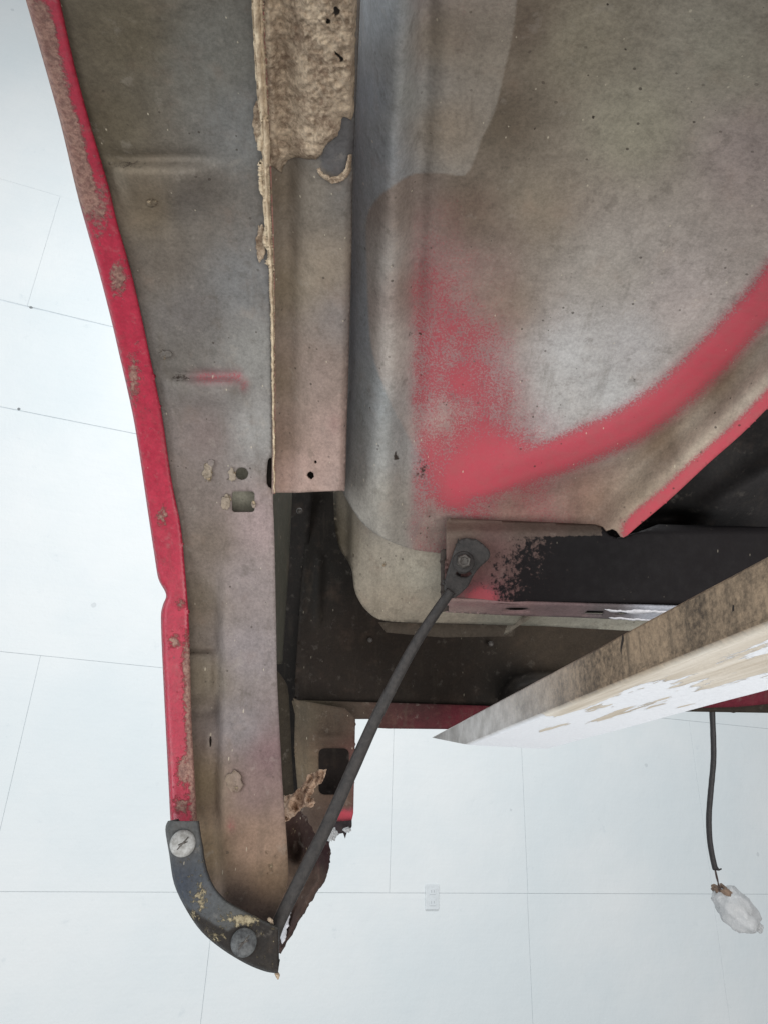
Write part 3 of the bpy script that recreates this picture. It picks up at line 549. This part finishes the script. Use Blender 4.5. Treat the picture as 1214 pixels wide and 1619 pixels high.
rail = sheet('frame_rail', RAIL, rail_z, M_BLACK, car, 3.6, thick=0.0025, attrs={'tone': rail_tone, 'red': lambda u, v: (0.16 * gauss(u, v, 790, 865, 40, 40) + 1.0 * gauss(u, v, 762, 944, 30, 20)), 'mud': 0.0, 'spot': lambda u, v: rail_spot(u, v) * (1 - .75 * gauss(u, v, 758, 946, 26, 16))})
hb = at(np.array(760.), np.array(953.), np.array(0.606))[2] - CAM[2]
FLG = [(709, 947.5), (800, 953), (900, 956), (1040, 960), (1270, 966), (1270, 990), (1040, 982), (900, 976), (800, 973), (704, 968)]
HB0 = lambda u, v: (0.606 + (v - (953 + (u - 760) * 0.026)) * 0.0011)
flange = sheet('rail_flange', FLG, HB0, M_BLACK, rail, 3.0, holes=[ellipse(816, 964.5, 22, 3.6, 22), [(918, 972.5), (928, 965.5), (955, 966.5), (952, 974)], ellipse(982, 971.5, 11, 2.8, 16)], thick=0.0022,
    attrs={'tone': lambda u, v: idw(u, v, [(730, 960, (158, 134, 128)), (800, 965, (144, 116, 114)), (900, 966, (120, 100, 100)), (960, 970, (92, 84, 84)), (1040, 975, (170, 172, 180))]), 'red': lambda u, v: 0.35 * gauss(u, v, 740, 955, 60, 8), 'mud': 0.05, 'spot': lambda u, v: 0.3 * sstep(820, 960, u)})
sheet('rail_shade_strip', [(706, 930), (1270, 945), (1270, 975), (704, 965)], lambda u, v: 0.634 + 0 * u, M_BLACK, rail, 8, attrs={'tone': np.array(srgb((30, 28, 28))), 'red': 0.0, 'mud': 0.0, 'spot': 0.0})  # black strip added to darken the flange holes from behind
M_CHIPW = simple('flaked_white_paint', (206, 204, 208), 0.7, 0.2, 160, 0.002)
for k, (pl) in enumerate(([(955, 963), (985, 966), (1010, 964.5), (1040, 966), (1062, 967), (1060, 971), (1030, 969), (1005, 972), (985, 968), (965, 968)], [(962, 976.5), (980, 977), (1010, 979), (1042, 981), (1042, 983), (1000, 981), (965, 979)])):
    sheet('paint_flake', resample(pl, 2, True, 1.6, k), lambda u, v: HB0(u, v) - 0.001, M_CHIPW, rail, 3, thick=0.0004)
sheet('rail_end_tab', [(696, 872), (700, 868), (707, 868), (709, 966), (697, 968)], lambda u, v: 0.612 + 0 * u, M_BLACK, rail, 5, thick=0.002, attrs={'tone': np.array(srgb((74, 66, 62))), 'red': 0.0, 'mud': 0.08, 'spot': 0.1})

# --- brace rod with its flattened, bolted end
RODP = [(713, 934), (700, 952), (666, 1002), (640, 1047), (614, 1097), (590, 1145), (558, 1216), (520, 1300), (488, 1364), (460, 1420), (440, 1462), (432, 1486)]
S = np.array(resample(smooth(RODP, 4), 8, False)); zr = np.interp(S[:, 1], [934, 1000, 1200, 1300, 1400, 1462, 1486], [0.592, 0.592, 0.588, 0.575, 0.556, 0.545, 0.540])
wpx = np.interp(S[:, 1], [934, 950, 1000, 1100, 1200, 1300, 1380, 1462], [7.8, 8.1, 8.4, 9.0, 10.1, 10.5, 10.5, 10.4]) * (1 + .04 * (fbm(S[:, 1] / 14, S[:, 1] * 0, 3) - .5))
rod = tube('brace_rod', at(S[:, 0], S[:, 1], zr), wpx * zr / FPX, M_ROD, car, 18, 0.72, (0, -1, -0.3))
TABP = smooth([(735, 851), (754, 854), (769, 866), (774, 874), (772, 884), (758, 897), (748, 910), (740, 926), (728, 938), (716, 946), (706, 942), (702, 930), (704, 914), (711, 892), (719, 868), (725, 856)], 3, True)
sheet('mounting_tab', TABP, lambda u, v: 0.5955 - 0.004 * sstep(900, 945, v) - 0.002 * sstep(-8, 0, -segdist(u, v, TABP, True)) * 0 , M_TAB, rod, 3.0, holes=[[(722, 903), (726, 907), (735, 907), (742, 903), (746, 907), (738, 912), (728, 912), (720, 908)]], thick=0.004)
bc = at(np.array(732.), np.array(889.), np.array(0.5945)); ba = -raydir(np.array(732.), np.array(889.)) * .35 + np.array([0, -1, -.1]) * .65
sc = 0.595 / FPX
lathe('washer', [(0.001, 0.0), (17 * sc, 0.0), (17.5 * sc, .0012), (16 * sc, .0022), (9 * sc, .0026)], bc, ba, M_TAB, rod, 30)
lathe('bolt_head', [(11.5 * sc, .002), (11.5 * sc, .0065), (9.8 * sc, .0078), (7 * sc, .0078), (6.4 * sc, .0062), (0.0005, .006)], bc, ba, M_BOLT, rod, 6, 0.35)

# --- panel at the back, its lack of light put into a dark tone, and its lip
def ap_z(u, v):
    z_ = 0.93 - 0.00018 * (v - 1000); z_ -= 0.05 * sstep(0, 22, -sdpoly(u, v, [(780, 1118), (790, 1085), (808, 1066), (840, 1058), (960, 1058), (960, 1118)])); z_ -= 0.006 * np.exp(-(segdist(u, v, [(506, 880), (503, 985)]) / 5) ** 2)
    return z_ + 0.006 * (fbm(u / 70, v / 70, 81) - .5)
apron = sheet('inner_apron', [(489, 770), (482, 860), (474, 960), (468, 1060), (466, 1112), (620, 1115), (770, 1119), (900, 1122), (1260, 1128), (1260, 940), (900, 930), (700, 860), (560, 770)], ap_z, M_BLACK, car, 6, attrs={'tone': lambda u, v: idw(u, v, [(500, 900, (30, 27, 24)), (560, 1030, (44, 37, 32)), (700, 1060, (44, 37, 32)), (860, 1020, (68, 59, 50)), (820, 1090, (32, 29, 27))]), 'red': 0.0, 'mud': lambda u, v: .06 + .1 * gauss(u, v, 640, 1040, 120, 50), 'spot': lambda u, v: 0.25 * gauss(u, v, 620, 1000, 14, 40) + .25 * gauss(u, v, 780, 1020, 26, 30)})
for (cu, cv, rr) in ((585, 1012, 4), (775, 1018, 4.5), (504, 1082, 4), (536, 1084, 3.5), (564, 1087, 3.5), (474, 808, 5)):
    zb = 0.92 if cu != 474 else 0.86; c = at(np.array(float(cu)), np.array(float(cv)), np.array(zb)); q = rr * zb / FPX
    lathe('panel_screw', [(q, 0.0), (q, .001), (q * .7, .003), (q * .25, .0036)], c, (0, -1, -.2), M_BOLT, apron, 12)
sheet('apron_lip', [(462, 1109), (470, 1108), (620, 1112), (772, 1117), (900, 1120), (1240, 1080), (1240, 1110), (1214, 1113), (1165, 1118), (1100, 1119), (900, 1125), (772, 1124), (752, 1134), (728, 1149), (712, 1153), (612, 1152), (583, 1150), (583, 1137), (562, 1137), (540, 1142), (470, 1142)], lambda u, v: 0.90 + 0.0002 * (v - 1115), M_UNDER, car, 5, thick=0.002, attrs={'tone': lambda u, v: idw(u, v, [(500, 1125, (92, 82, 68)), (560, 1128, (76, 66, 58)), (650, 1122, (62, 48, 45)), (650, 1145, (84, 38, 44)), (740, 1130, (90, 36, 44)), (1180, 1110, (92, 34, 44))]), 'red': 0.0, 'mud': 0.1, 'spot': 0.05})

# --- flank between the arch panel and the rear panel (dark gap)
def gap_strip(name, a, b, za, zb, tone, rows=40, mat=M_UNDER):
    A = np.array(resample(a, 10, False)); B = np.array(resample(b, 10, False)); m = 60; ta = np.linspace(0, 1, m)
    ia = np.linspace(0, len(A) - 1, m); ib = np.linspace(0, len(B) - 1, m); Aa = np.stack([np.interp(ia, range(len(A)), A[:, k]) for k in (0, 1)], -1); Bb = np.stack([np.interp(ib, range(len(B)), B[:, k]) for k in (0, 1)], -1)
    V = []; kk = 9
    for j in range(kk):
        t = j / (kk - 1); zz_ = za + (zb - za) * t; p = at(Aa[:, 0], Aa[:, 1], np.full(m, za)) * (1 - t) + at(Bb[:, 0], Bb[:, 1], np.full(m, zb)) * t; V += list(p)
    F = [(j * m + i, j * m + i + 1, (j + 1) * m + i + 1, (j + 1) * m + i) for j in range(kk - 1) for i in range(m - 1)]
    T_ = np.tile(srgb(tone), (len(V), 1)); o = mesh_obj(name, V, F, mat, car, True, {'tone': T_, 'red': np.zeros(len(V)), 'mud': np.full(len(V), .1), 'spot': np.zeros(len(V))}); solid(o, 0.0015, 0); return o
gap_strip('fender_flank', [(420, 770), (428, 900), (430, 1050)], [(462, 770), (456, 900), (446, 1050)], 0.665, 0.86, (78, 75, 66))
sheet('dark_gap_sheet', [(426, 776), (495, 776), (485, 900), (476, 1060), (474, 1120), (478, 1300), (430, 1300)], lambda u, v: 0.955 + 0 * u, M_BLACK, car, 8, attrs={'tone': np.array(srgb((36, 33, 31))), 'red': 0.0, 'mud': 0.0, 'spot': 0.0})  # dark sheet standing in for the shade in the gap

# --- lower corner of the fender seen through the gap
CORN = smooth([(464, 1104), (467, 1120), (466, 1180), (470, 1235), (476, 1290), (486, 1325), (500, 1340)], 3) + [(524, 1322), (530, 1312), (548, 1305), (556, 1298), (559, 1285), (561, 1200), (562, 1136), (545, 1120), (472, 1108)]
def corn_z(u, v): return 0.86 + 0.03 * sstep(1115, 1140, v) * 0 + 0.02 * (1 - sstep(466, 492, u)) - 0.03 * sstep(1270, 1340, v) - 0.008 * gauss(u, v, 520, 1168, 40, 10)
corner = sheet('fender_corner', CORN, corn_z, M_UNDER, car, 4, holes=[rrect(504, 1183, 552, 1257, 9)], thick=0.0016, attrs={'tone': lambda u, v: idw(u, v, [(480, 1130, (84, 75, 63)), (475, 1220, (106, 93, 76)), (530, 1150, (66, 56, 48)), (540, 1265, (84, 67, 58)), (500, 1300, (88, 74, 66)), (556, 1200, (84, 56, 52))]), 'red': lambda u, v: 0.9 * gauss(u, v, 545, 1290, 22, 12) + .3 * gauss(u, v, 560, 1240, 6, 60), 'mud': lambda u, v: 0.25 * gauss(u, v, 490, 1310, 20, 20), 'spot': lambda u, v: 0.18 * gauss(u, v, 530, 1165, 30, 10) + .3 * gauss(u, v, 484, 1300, 8, 20)})
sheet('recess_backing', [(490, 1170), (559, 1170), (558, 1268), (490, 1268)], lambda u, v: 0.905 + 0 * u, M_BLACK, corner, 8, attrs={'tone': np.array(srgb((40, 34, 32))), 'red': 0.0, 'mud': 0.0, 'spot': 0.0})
sheet('corner_strip', smooth([(430, 1050), (450, 1075), (457, 1100), (462, 1200), (466, 1260), (470, 1300)], 3) + [(430, 1300)], lambda u, v: 0.80 + 0.0004 * (u - 440), M_UNDER, corner, 6, attrs={'tone': np.array(srgb((60, 54, 46))), 'red': 0.0, 'mud': 0.05, 'spot': 0.05})
sheet('black_trim', [(520, 1300), (556, 1297), (556, 1306), (551, 1315), (536, 1318), (526, 1316)], lambda u, v: 0.845 - 0.0003 * (v - 1297), M_RUBBER, corner, 4, thick=0.012, attrs={'tone': np.array(srgb((46, 40, 42))), 'red': 0.0, 'mud': 0.0, 'spot': 0.0})
SILL = resample([(430, 1278), (476, 1282), (490, 1305), (504, 1326), (521, 1330), (523, 1350), (521, 1372), (514, 1394), (500, 1414), (486, 1436), (470, 1462), (455, 1490), (444, 1508), (438, 1506), (428, 1465), (420, 1420), (425, 1395)], 3, True, 2.2, 12)
def sill_z(u, v): return 0.70 - 0.0004 * (v - 1330) + 0.03 * sstep(470, 445, 0 * u) - 0.02 * np.exp(-(segdist(u, v, [(500, 1330), (505, 1390), (445, 1500)]) / 9) ** 2) + .008 * (fbm(u / 12, v / 12, 91) - .5) + 0.03 * gauss(u, v, 468, 1340, 16, 34)
sill = sheet('sill_end', SILL, sill_z, M_UNDER, car, 3.2, thick=0.002, attrs={'tone': lambda u, v: idw(u, v, [(470, 1330, (48, 38, 34)), (460, 1385, (92, 78, 66)), (512, 1350, (38, 26, 30)), (490, 1410, (72, 60, 54)), (460, 1470, (58, 48, 46))]), 'red': lambda u, v: 0.10, 'mud': lambda u, v: .28, 'spot': lambda u, v: .22 * gauss(u, v, 515, 1350, 10, 40)})
sheet('paint_flake', resample([(449, 1438), (458, 1430), (463, 1432), (459, 1446), (456, 1462), (452, 1480), (446, 1492), (442, 1480)], 2, True, 2.5, 5), lambda u, v: sill_z(u, v) - .006 - .003 * fbm(u / 5, v / 5, 2), M_CHIPW, sill, 3, thick=0.001)

# --- rubber corner guard with two plugs
GIN = [(312, 1298), (317, 1330), (322, 1366), (333, 1396), (352, 1422), (384, 1441), (414, 1456), (440, 1467)]
GOUT = [(440, 1539), (420, 1536), (390, 1524), (352, 1501), (320, 1474), (296, 1440), (276, 1398), (268, 1350), (262, 1312), (266, 1298)]
GUARD = smooth(GIN, 4) + smooth(GOUT, 4)
GO = smooth(GOUT, 4)
def guard_z(u, v):
    d = segdist(u, v, GO); return 0.606 / raydir(u, v)[..., 1] + 0.016 * (1 - np.sqrt(np.maximum(1 - np.clip(1 - d / 11, 0, 1) ** 2, 0))) + .0007 * (fbm(u / 30, v / 30, 95) - .5)
WET = [(270, 1410), (285, 1428), (320, 1448), (345, 1462), (362, 1470), (380, 1462), (410, 1455), (450, 1470), (450, 1560), (250, 1560)]
def guard_tone(u, v):
    k = (1 - sstep(-3, 3, sdpoly(u, v, WET) + 6 * (fbm(u / 10, v / 10, 96) - .5)))[:, None]; return idw(u, v, [(285, 1320, (82, 82, 81)), (290, 1400, (54, 59, 68)), (330, 1420, (80, 82, 84)), (370, 1440, (80, 80, 78))]) * (1 - k) + srgb((44, 41, 39)) * k
guard = sheet('corner_guard', GUARD, guard_z, M_RUBBER, car, 3.0, thick=0.007, attrs={'tone': guard_tone, 'red': 0.0, 'mud': lambda u, v: .30 + 0.30 * gauss(u, v, 318, 1420, 12, 26) + .4 * gauss(u, v, 385, 1455, 26, 9) + .18 * gauss(u, v, 340, 1480, 20, 16) + .3 * gauss(u, v, 306, 1448, 5, 5), 'spot': 0.04})
for (cu, cv, m, rpx, lab) in ((289.5, 1333.5, M_RIVL, 19.5, 'pale grey plug with a cross slot'), (386, 1490, M_RIVD, 20, 'dark dirty plug')):
    zc = float(guard_z(np.array([cu]), np.array([cv]))[0]) - .0005; c = at(np.array(cu), np.array(cv), np.array(zc)); q = rpx * zc / FPX; ax = -raydir(np.array(cu), np.array(cv))
    pl = lathe('plug', [(q * 1.02, -.001), (q * 1.02, .0012), (q * .97, .0024), (q * .8, .0033), (q * .5, .0038), (q * .2, .0040), (q * .03, .0040)], c, ax, m, guard, 36); pl['label'] = lab
    pl.data.polygons.foreach_set('use_smooth', [True] * len(pl.data.polygons))
    for a, l in ((0.9, 1.0), (0.35, .62)):
        axn = ax / np.linalg.norm(ax); e1 = np.cross(axn, (0, 0, 1.)); e1 /= np.linalg.norm(e1); e2 = np.cross(axn, e1); dv = e1 * math.cos(a) + e2 * math.sin(a)
        tube('slot', [c + axn * .0040 + dv * q * l * t for t in (-.62, -.3, 0, .3, .62)], [.0003, .0006, .0007, .0006, .0003], M_BOLT, pl, 6, 0.35, tuple(axn))
for k, (a, b, c_) in enumerate((((425, 1452), (432, 1462), 2.2), ((437, 1538), (440, 1548), 2.0))):
    S = np.array([a, ((a[0]+b[0])/2 + 1, (a[1]+b[1])/2), b], float); tube('mud_lump', at(S[:, 0], S[:, 1], np.full(3, .530)), np.array([c_, c_ * 1.4, c_ * .6]) * .57 / FPX * 1.3, M_MUDCAKE, guard, 8, 1, (0, -1, 0), .5, k)

# ------------------------------------------------------------------ loose things
PB = at(np.array(470.), np.array(1280.), np.array(0.70))
SC = resample([(449, 1259), (462, 1255), (472, 1249), (480, 1240), (485, 1232), (487, 1224), (500, 1220), (515, 1217), (512, 1228), (508, 1238), (499, 1243), (494, 1254), (491, 1262), (497, 1263), (499, 1270), (493, 1277), (484, 1276), (475, 1280), (468, 1288), (459, 1295), (450, 1298)], 2.5, True, 2.0, 15)
scrap = sheet('torn_scrap', SC, lambda u, v: 0.70 - .0005 * (u - 450) + .03 * (np.abs(fbm(u / 15 + v / 26, v / 30 - u / 50, 14) - .5) * 2) + .008 * fbm(u / 4, v / 4, 18), M_SCRAP, None, 2.2, thick=0.0012)
scrap['label'] = 'crumpled torn brown scrap caught behind the arch panel beside the brace rod'; scrap['category'] = 'scrap'
def lump(name, c, r3, seed, mat, parent=None, rough=.5, freq=3.0):
    import bmesh
    bm = bmesh.new(); bmesh.ops.create_icosphere(bm, subdivisions=4, radius=1.0)
    from mathutils import noise as mn
    for v_ in bm.verts:
        p = v_.co.copy(); k = 1 + rough * mn.noise(p * freq + Vector((seed, 0, 0))) + rough * .5 * mn.noise(p * freq * 2.3 + Vector((0, seed, 0))); v_.co = Vector((p.x * r3[0], p.y * r3[1], p.z * r3[2])) * k
    me = bpy.data.meshes.new(name); bm.to_mesh(me); bm.free(); o = link(name, me, mat, parent); o.location = Vector(c) - Vector(origin(parent)); me.polygons.foreach_set('use_smooth', [True] * len(me.polygons)); return o
c = at(np.array(523.), np.array(1319.), np.array(.80)); o = lump('plastic_scrap', c, (.006, .005, .007), 3.0, M_BAG, None, .7, 2.4); o['label'] = 'wad of clear crinkled plastic under the fender corner beside the rod'; o['category'] = 'plastic scrap'
c = at(np.array(549.), np.array(1312.), np.array(.83)); o = lump('plastic_scrap', c, (.0045, .003, .0028), 8.0, M_BAG, None, .4, 2.4); o['label'] = 'tiny bluish plastic bit stuck on the end of the black trim'; o['category'] = 'plastic scrap'

# --- wooden beam
def lvl(u, v, h): d = raydir(np.array(float(u)), np.array(float(v))); return CAM + d * (h / d[2])
HB = 0.068
p1, p2, p3 = lvl(741, 1177, HB), lvl(829, 1183, HB), lvl(1214, 990, HB)
ex = p3 - p1; ex /= np.linalg.norm(ex); p4 = lvl(1214, 1093, HB)
wdir = np.array([-ex[1], ex[0], 0.0]); wdir = wdir if wdir.dot(p4 - p3) > 0 else -wdir
width = (p4 - p3).dot(wdir); Lb = 1.5
top_h = None
# thickness from the visible side face at the frame edge
nx = np.array([ex[1], -ex[0], 0.0])
def side_hit(u, v): d = raydir(np.array(float(u)), np.array(float(v))); return CAM + d * ((p1 - CAM).dot(nx) / d.dot(nx))
thick_b = side_hit(1100, 936)[2] - CAM[2] - HB
tip = side_hit(692, 1168); end_shear = (tip - p1).dot(ex) / max(1e-3, (tip - p1)[2]); print('beam', width, thick_b, end_shear, (tip-p1), p1)
beam = thing('wooden_beam', 'long wooden beam with grimy side and peeling white paint underneath, below the frame rail', 'beam', (p1 + ex * .5).tolist())
def wood():
    s = NT('weathered_beam_wood'); at_ = s.attr('paint'); mp = s.n('ShaderNodeMapping'); mp.inputs['Scale'].default_value = (1, 1, 1); uv = s.n('ShaderNodeUVMap'); s.t.links.new(uv.outputs[0], mp.inputs[0]); mp.inputs['Scale'].default_value = (7, 150, 1)
    gr = s.noise(1.0, 8, 0.65, 1.0, mp.outputs[0]); mp2 = s.n('ShaderNodeMapping'); s.t.links.new(uv.outputs[0], mp2.inputs[0]); mp2.inputs['Scale'].default_value = (9, 60, 1); pn = s.noise(1.0, 7, 0.6, 2.0, mp2.outputs[0])
    big = s.noise(14, 6, 0.7, 3.0); fine = s.noise(320, 6, 0.75, 4.0); streak = s.n('ShaderNodeMapping'); s.t.links.new(uv.outputs[0], streak.inputs[0]); streak.inputs['Scale'].default_value = (90, 9, 1); stn = s.noise(1.0, 6, 0.7, 5.0, streak.outputs[0])
    woodc = s.mix(s.map(gr, 0.3, 0.7), tuple(srgb((184, 170, 150))), tuple(srgb((226, 218, 206))))
    dirt = s.mix(s.map(s.math('ADD', s.math('MULTIPLY', fine, .4), s.math('MULTIPLY', big, .6)), 0.38, 0.62), tuple(srgb((64, 56, 49))), tuple(srgb((160, 138, 114))))
    dirt = s.mix(s.map(s.math('ADD', s.math('MULTIPLY', stn, .6), s.math('MULTIPLY', big, .4)), 0.52, 0.64, 0, .8), dirt, tuple(srgb((62, 56, 50))))
    dirt = s.mix(s.map(s.attr('far'), 0.1, 0.75, 0.0, 0.92), dirt, s.mix(s.map(big, .35, .65), tuple(srgb((164, 160, 156))), tuple(srgb((214, 212, 210)))))
    pm = s.map(s.math('ADD', at_, s.math('MULTIPLY', s.math('SUBTRACT', pn, .5), 2.6)), .47, .52); und = s.mix(pm, woodc, s.mix(s.map(fine, .3, .7, 0, .3), tuple(srgb((238, 240, 244))), tuple(srgb((206, 208, 214)))))
    col = s.mix(s.attr('under'), dirt, und)
    n = s.bump(s.math('ADD', s.math('MULTIPLY', gr, .5), fine), .6, .0012); n = s.bump(s.math('MULTIPLY', pm, s.attr('under')), .7, .0012, n); return s.done(col, .75, n, 0, .25)
M_WOOD = wood()
NL, NW = 160, 40
def beam_face(name, a0, a1, b0, b1, org, eb, under):
    V, UV, pa, fa = [], [], [], []
    for j in range(NW + 1):
        for i in range(NL + 1):
            x = a0 + (a1 - a0) * i / NL; y = b0 + (b1 - b0) * j / NW; V.append(org + ex * x + eb * y); UV.append((x, y)); pa.append((x, y))
    return V, UV
# one closed body: cross-section loop swept along the length
loop = []
bv = .0025
sec = [(0, 0 + bv), (bv, 0)] + [(width * k / 30, 0) for k in range(1, 30)] + [(width - bv, 0), (width, bv)] + [(width, thick_b * k / 6) for k in range(1, 6)] + [(width, thick_b - bv), (width - bv, thick_b), (bv, thick_b), (0, thick_b - bv)] + [(0, thick_b * k / 12) for k in range(11, 0, -1)]
m = len(sec); V, F, UV, paint, far, under = [], [], [], [], [], []
xs = np.linspace(0, Lb, 221)
for i, x in enumerate(xs):
    for (a, b) in sec:
        wob = .0012 * (float(fbm(np.array(x * 14 + a * 9), np.array(b * 20), 3)) - .5)
        cut = 0.0 if i else 0.004 * (float(fbm(np.array(a * 80), np.array(b * 80), 5)) - .5)
        sh = end_shear * b * (1 - min(1, x / .25)); V.append(p1 + ex * (x + cut + sh) + wdir * (a + wob) + np.array([0, 0, b + wob])); UV.append((x, a if b < .003 else b + .3))
        t = a / width; k = 0.62 * (1 - math.exp(-((t - 1.0) / .34) ** 2) * 0) if False else 0
        pv = 0.60 + .36 * math.exp(-((x - .02) / .14) ** 2) + .30 * math.exp(-((t - .93) / .2) ** 2) - .55 * math.exp(-((t - .02) / .10) ** 2) * (1 if x > .2 else .3) - .20 * math.exp(-((t - .35) / .2) ** 2) * (1 if x > .3 else 0) + .16 * math.exp(-((x - .62) / .14) ** 2) * math.exp(-((t - .16) / .12) ** 2) * 2.2
        paint.append(pv); far.append(max(0., 1 - x / .34)); under.append(1.0 if b < .002 else 0.0)
F = [(i * m + k, (i + 1) * m + k, (i + 1) * m + (k + 1) % m, i * m + (k + 1) % m) for i in range(len(xs) - 1) for k in range(m)] + [tuple(range(m)), tuple((len(xs) - 1) * m + k for k in range(m - 1, -1, -1))]
bo = mesh_obj('beam_body', V, F, M_WOOD, beam, False, {'paint': paint, 'far': far, 'under': under})
uvl = bo.data.uv_layers.new(name='UVMap'); vi = np.zeros(len(bo.data.loops), np.int32); bo.data.loops.foreach_get('vertex_index', vi); uvl.data.foreach_set('uv', np.array(UV, np.float32)[vi].ravel())
# shallow dark splits in the side face
for (u0, v0, v1, sd) in ((982, 1003, 1036, 1), (807, 1104, 1143, 2), (1160, 950, 990, 3)):
    d = raydir(np.array(float(u0)), np.array(float(v0))); nrm = wdir; t0 = (p1 - CAM).dot(nrm) / d.dot(nrm)
    S = []
    for t in np.linspace(0, 1, 7):
        d = raydir(np.array(u0 + 1.5 * math.sin(t * 5 + sd)), np.array(v0 + (v1 - v0) * t)); S.append(CAM + d * ((p1 - CAM).dot(nrm) / d.dot(nrm)) + wdir * .0002)
    tube('split', S, np.array([.0006, .0012, .0013, .0011, .0009, .0006, .0002]) * (1.0 if sd != 2 else .8), simple('dark_split', (40, 34, 30), .9), beam, 6, .25, tuple(-wdir))

# --- dangling cable
cab = thing('dangling_cable', 'black cable hanging behind the beam with a plastic-wrapped connector at its end', 'cable', at(np.array(1125.), np.array(1110.), np.array(.92)).tolist())
ZC = .92
S = np.array(resample(smooth([(1124, 1085), (1125, 1120), (1127, 1170), (1127, 1205), (1123, 1250), (1120, 1290), (1121, 1325), (1125, 1352), (1130, 1374)], 4), 5, False))
tube('sheath', at(S[:, 0], S[:, 1], np.full(len(S), ZC)), 4.3 * ZC / FPX * (1 + .12 * (fbm(S[:, 1] / 9, S[:, 1] * 0, 2) - .5)), M_CABLE, cab, 12)
S = np.array([(1128, 1368), (1131, 1372), (1136, 1375), (1140, 1373.5)], float); tube('tape_end', at(S[:, 0], S[:, 1], np.full(4, ZC)), np.array([5, 4.2, 1.6, 1.0]) * ZC / FPX, M_CABLE, cab, 8, 1, (0, -1, 0), .5, 4)
for pts in ([(1129, 1372), (1132, 1388), (1137, 1402), (1140, 1408)], [(1130, 1374), (1134, 1391), (1135, 1402), (1137, 1410)]):
    S = np.array(smooth(pts, 4)); tube('wire', at(S[:, 0], S[:, 1], np.full(len(S), ZC)), 1.1 * ZC / FPX, M_WIRE, cab, 6)
k_ = ZC / FPX
M_KRAFT = simple('brown_connector_tape', (118, 98, 82), .7, .3, 90, .001, c2=(78, 62, 52))
def sheet_lump(name, cu, cv, ru, rv, rot, depth_r, mat, seed, rough, zc=ZC):
    c = at(np.array(float(cu)), np.array(float(cv)), np.array(zc)); o = lump(name, c, (ru * k_, depth_r, rv * k_), seed, mat, cab, rough, 1.9); o.rotation_euler = (0, math.radians(rot), 0); return o
sheet_lump('connector', 1152, 1420, 27, 11, 38, .012, M_KRAFT, 2.0, .35, ZC + .004)
sheet_lump('connector_tip', 1187, 1447, 13, 9, 55, .009, M_KRAFT, 6.0, .35, ZC + .003)
sheet_lump('plastic_wrap', 1163, 1438, 38, 27, 40, .02, M_BAG, 4.4, .2)
sheet_lump('wrap_end', 1196, 1463, 11, 7, 50, .006, M_BAG, 9.0, .4)
print('built', len(bpy.data.objects))
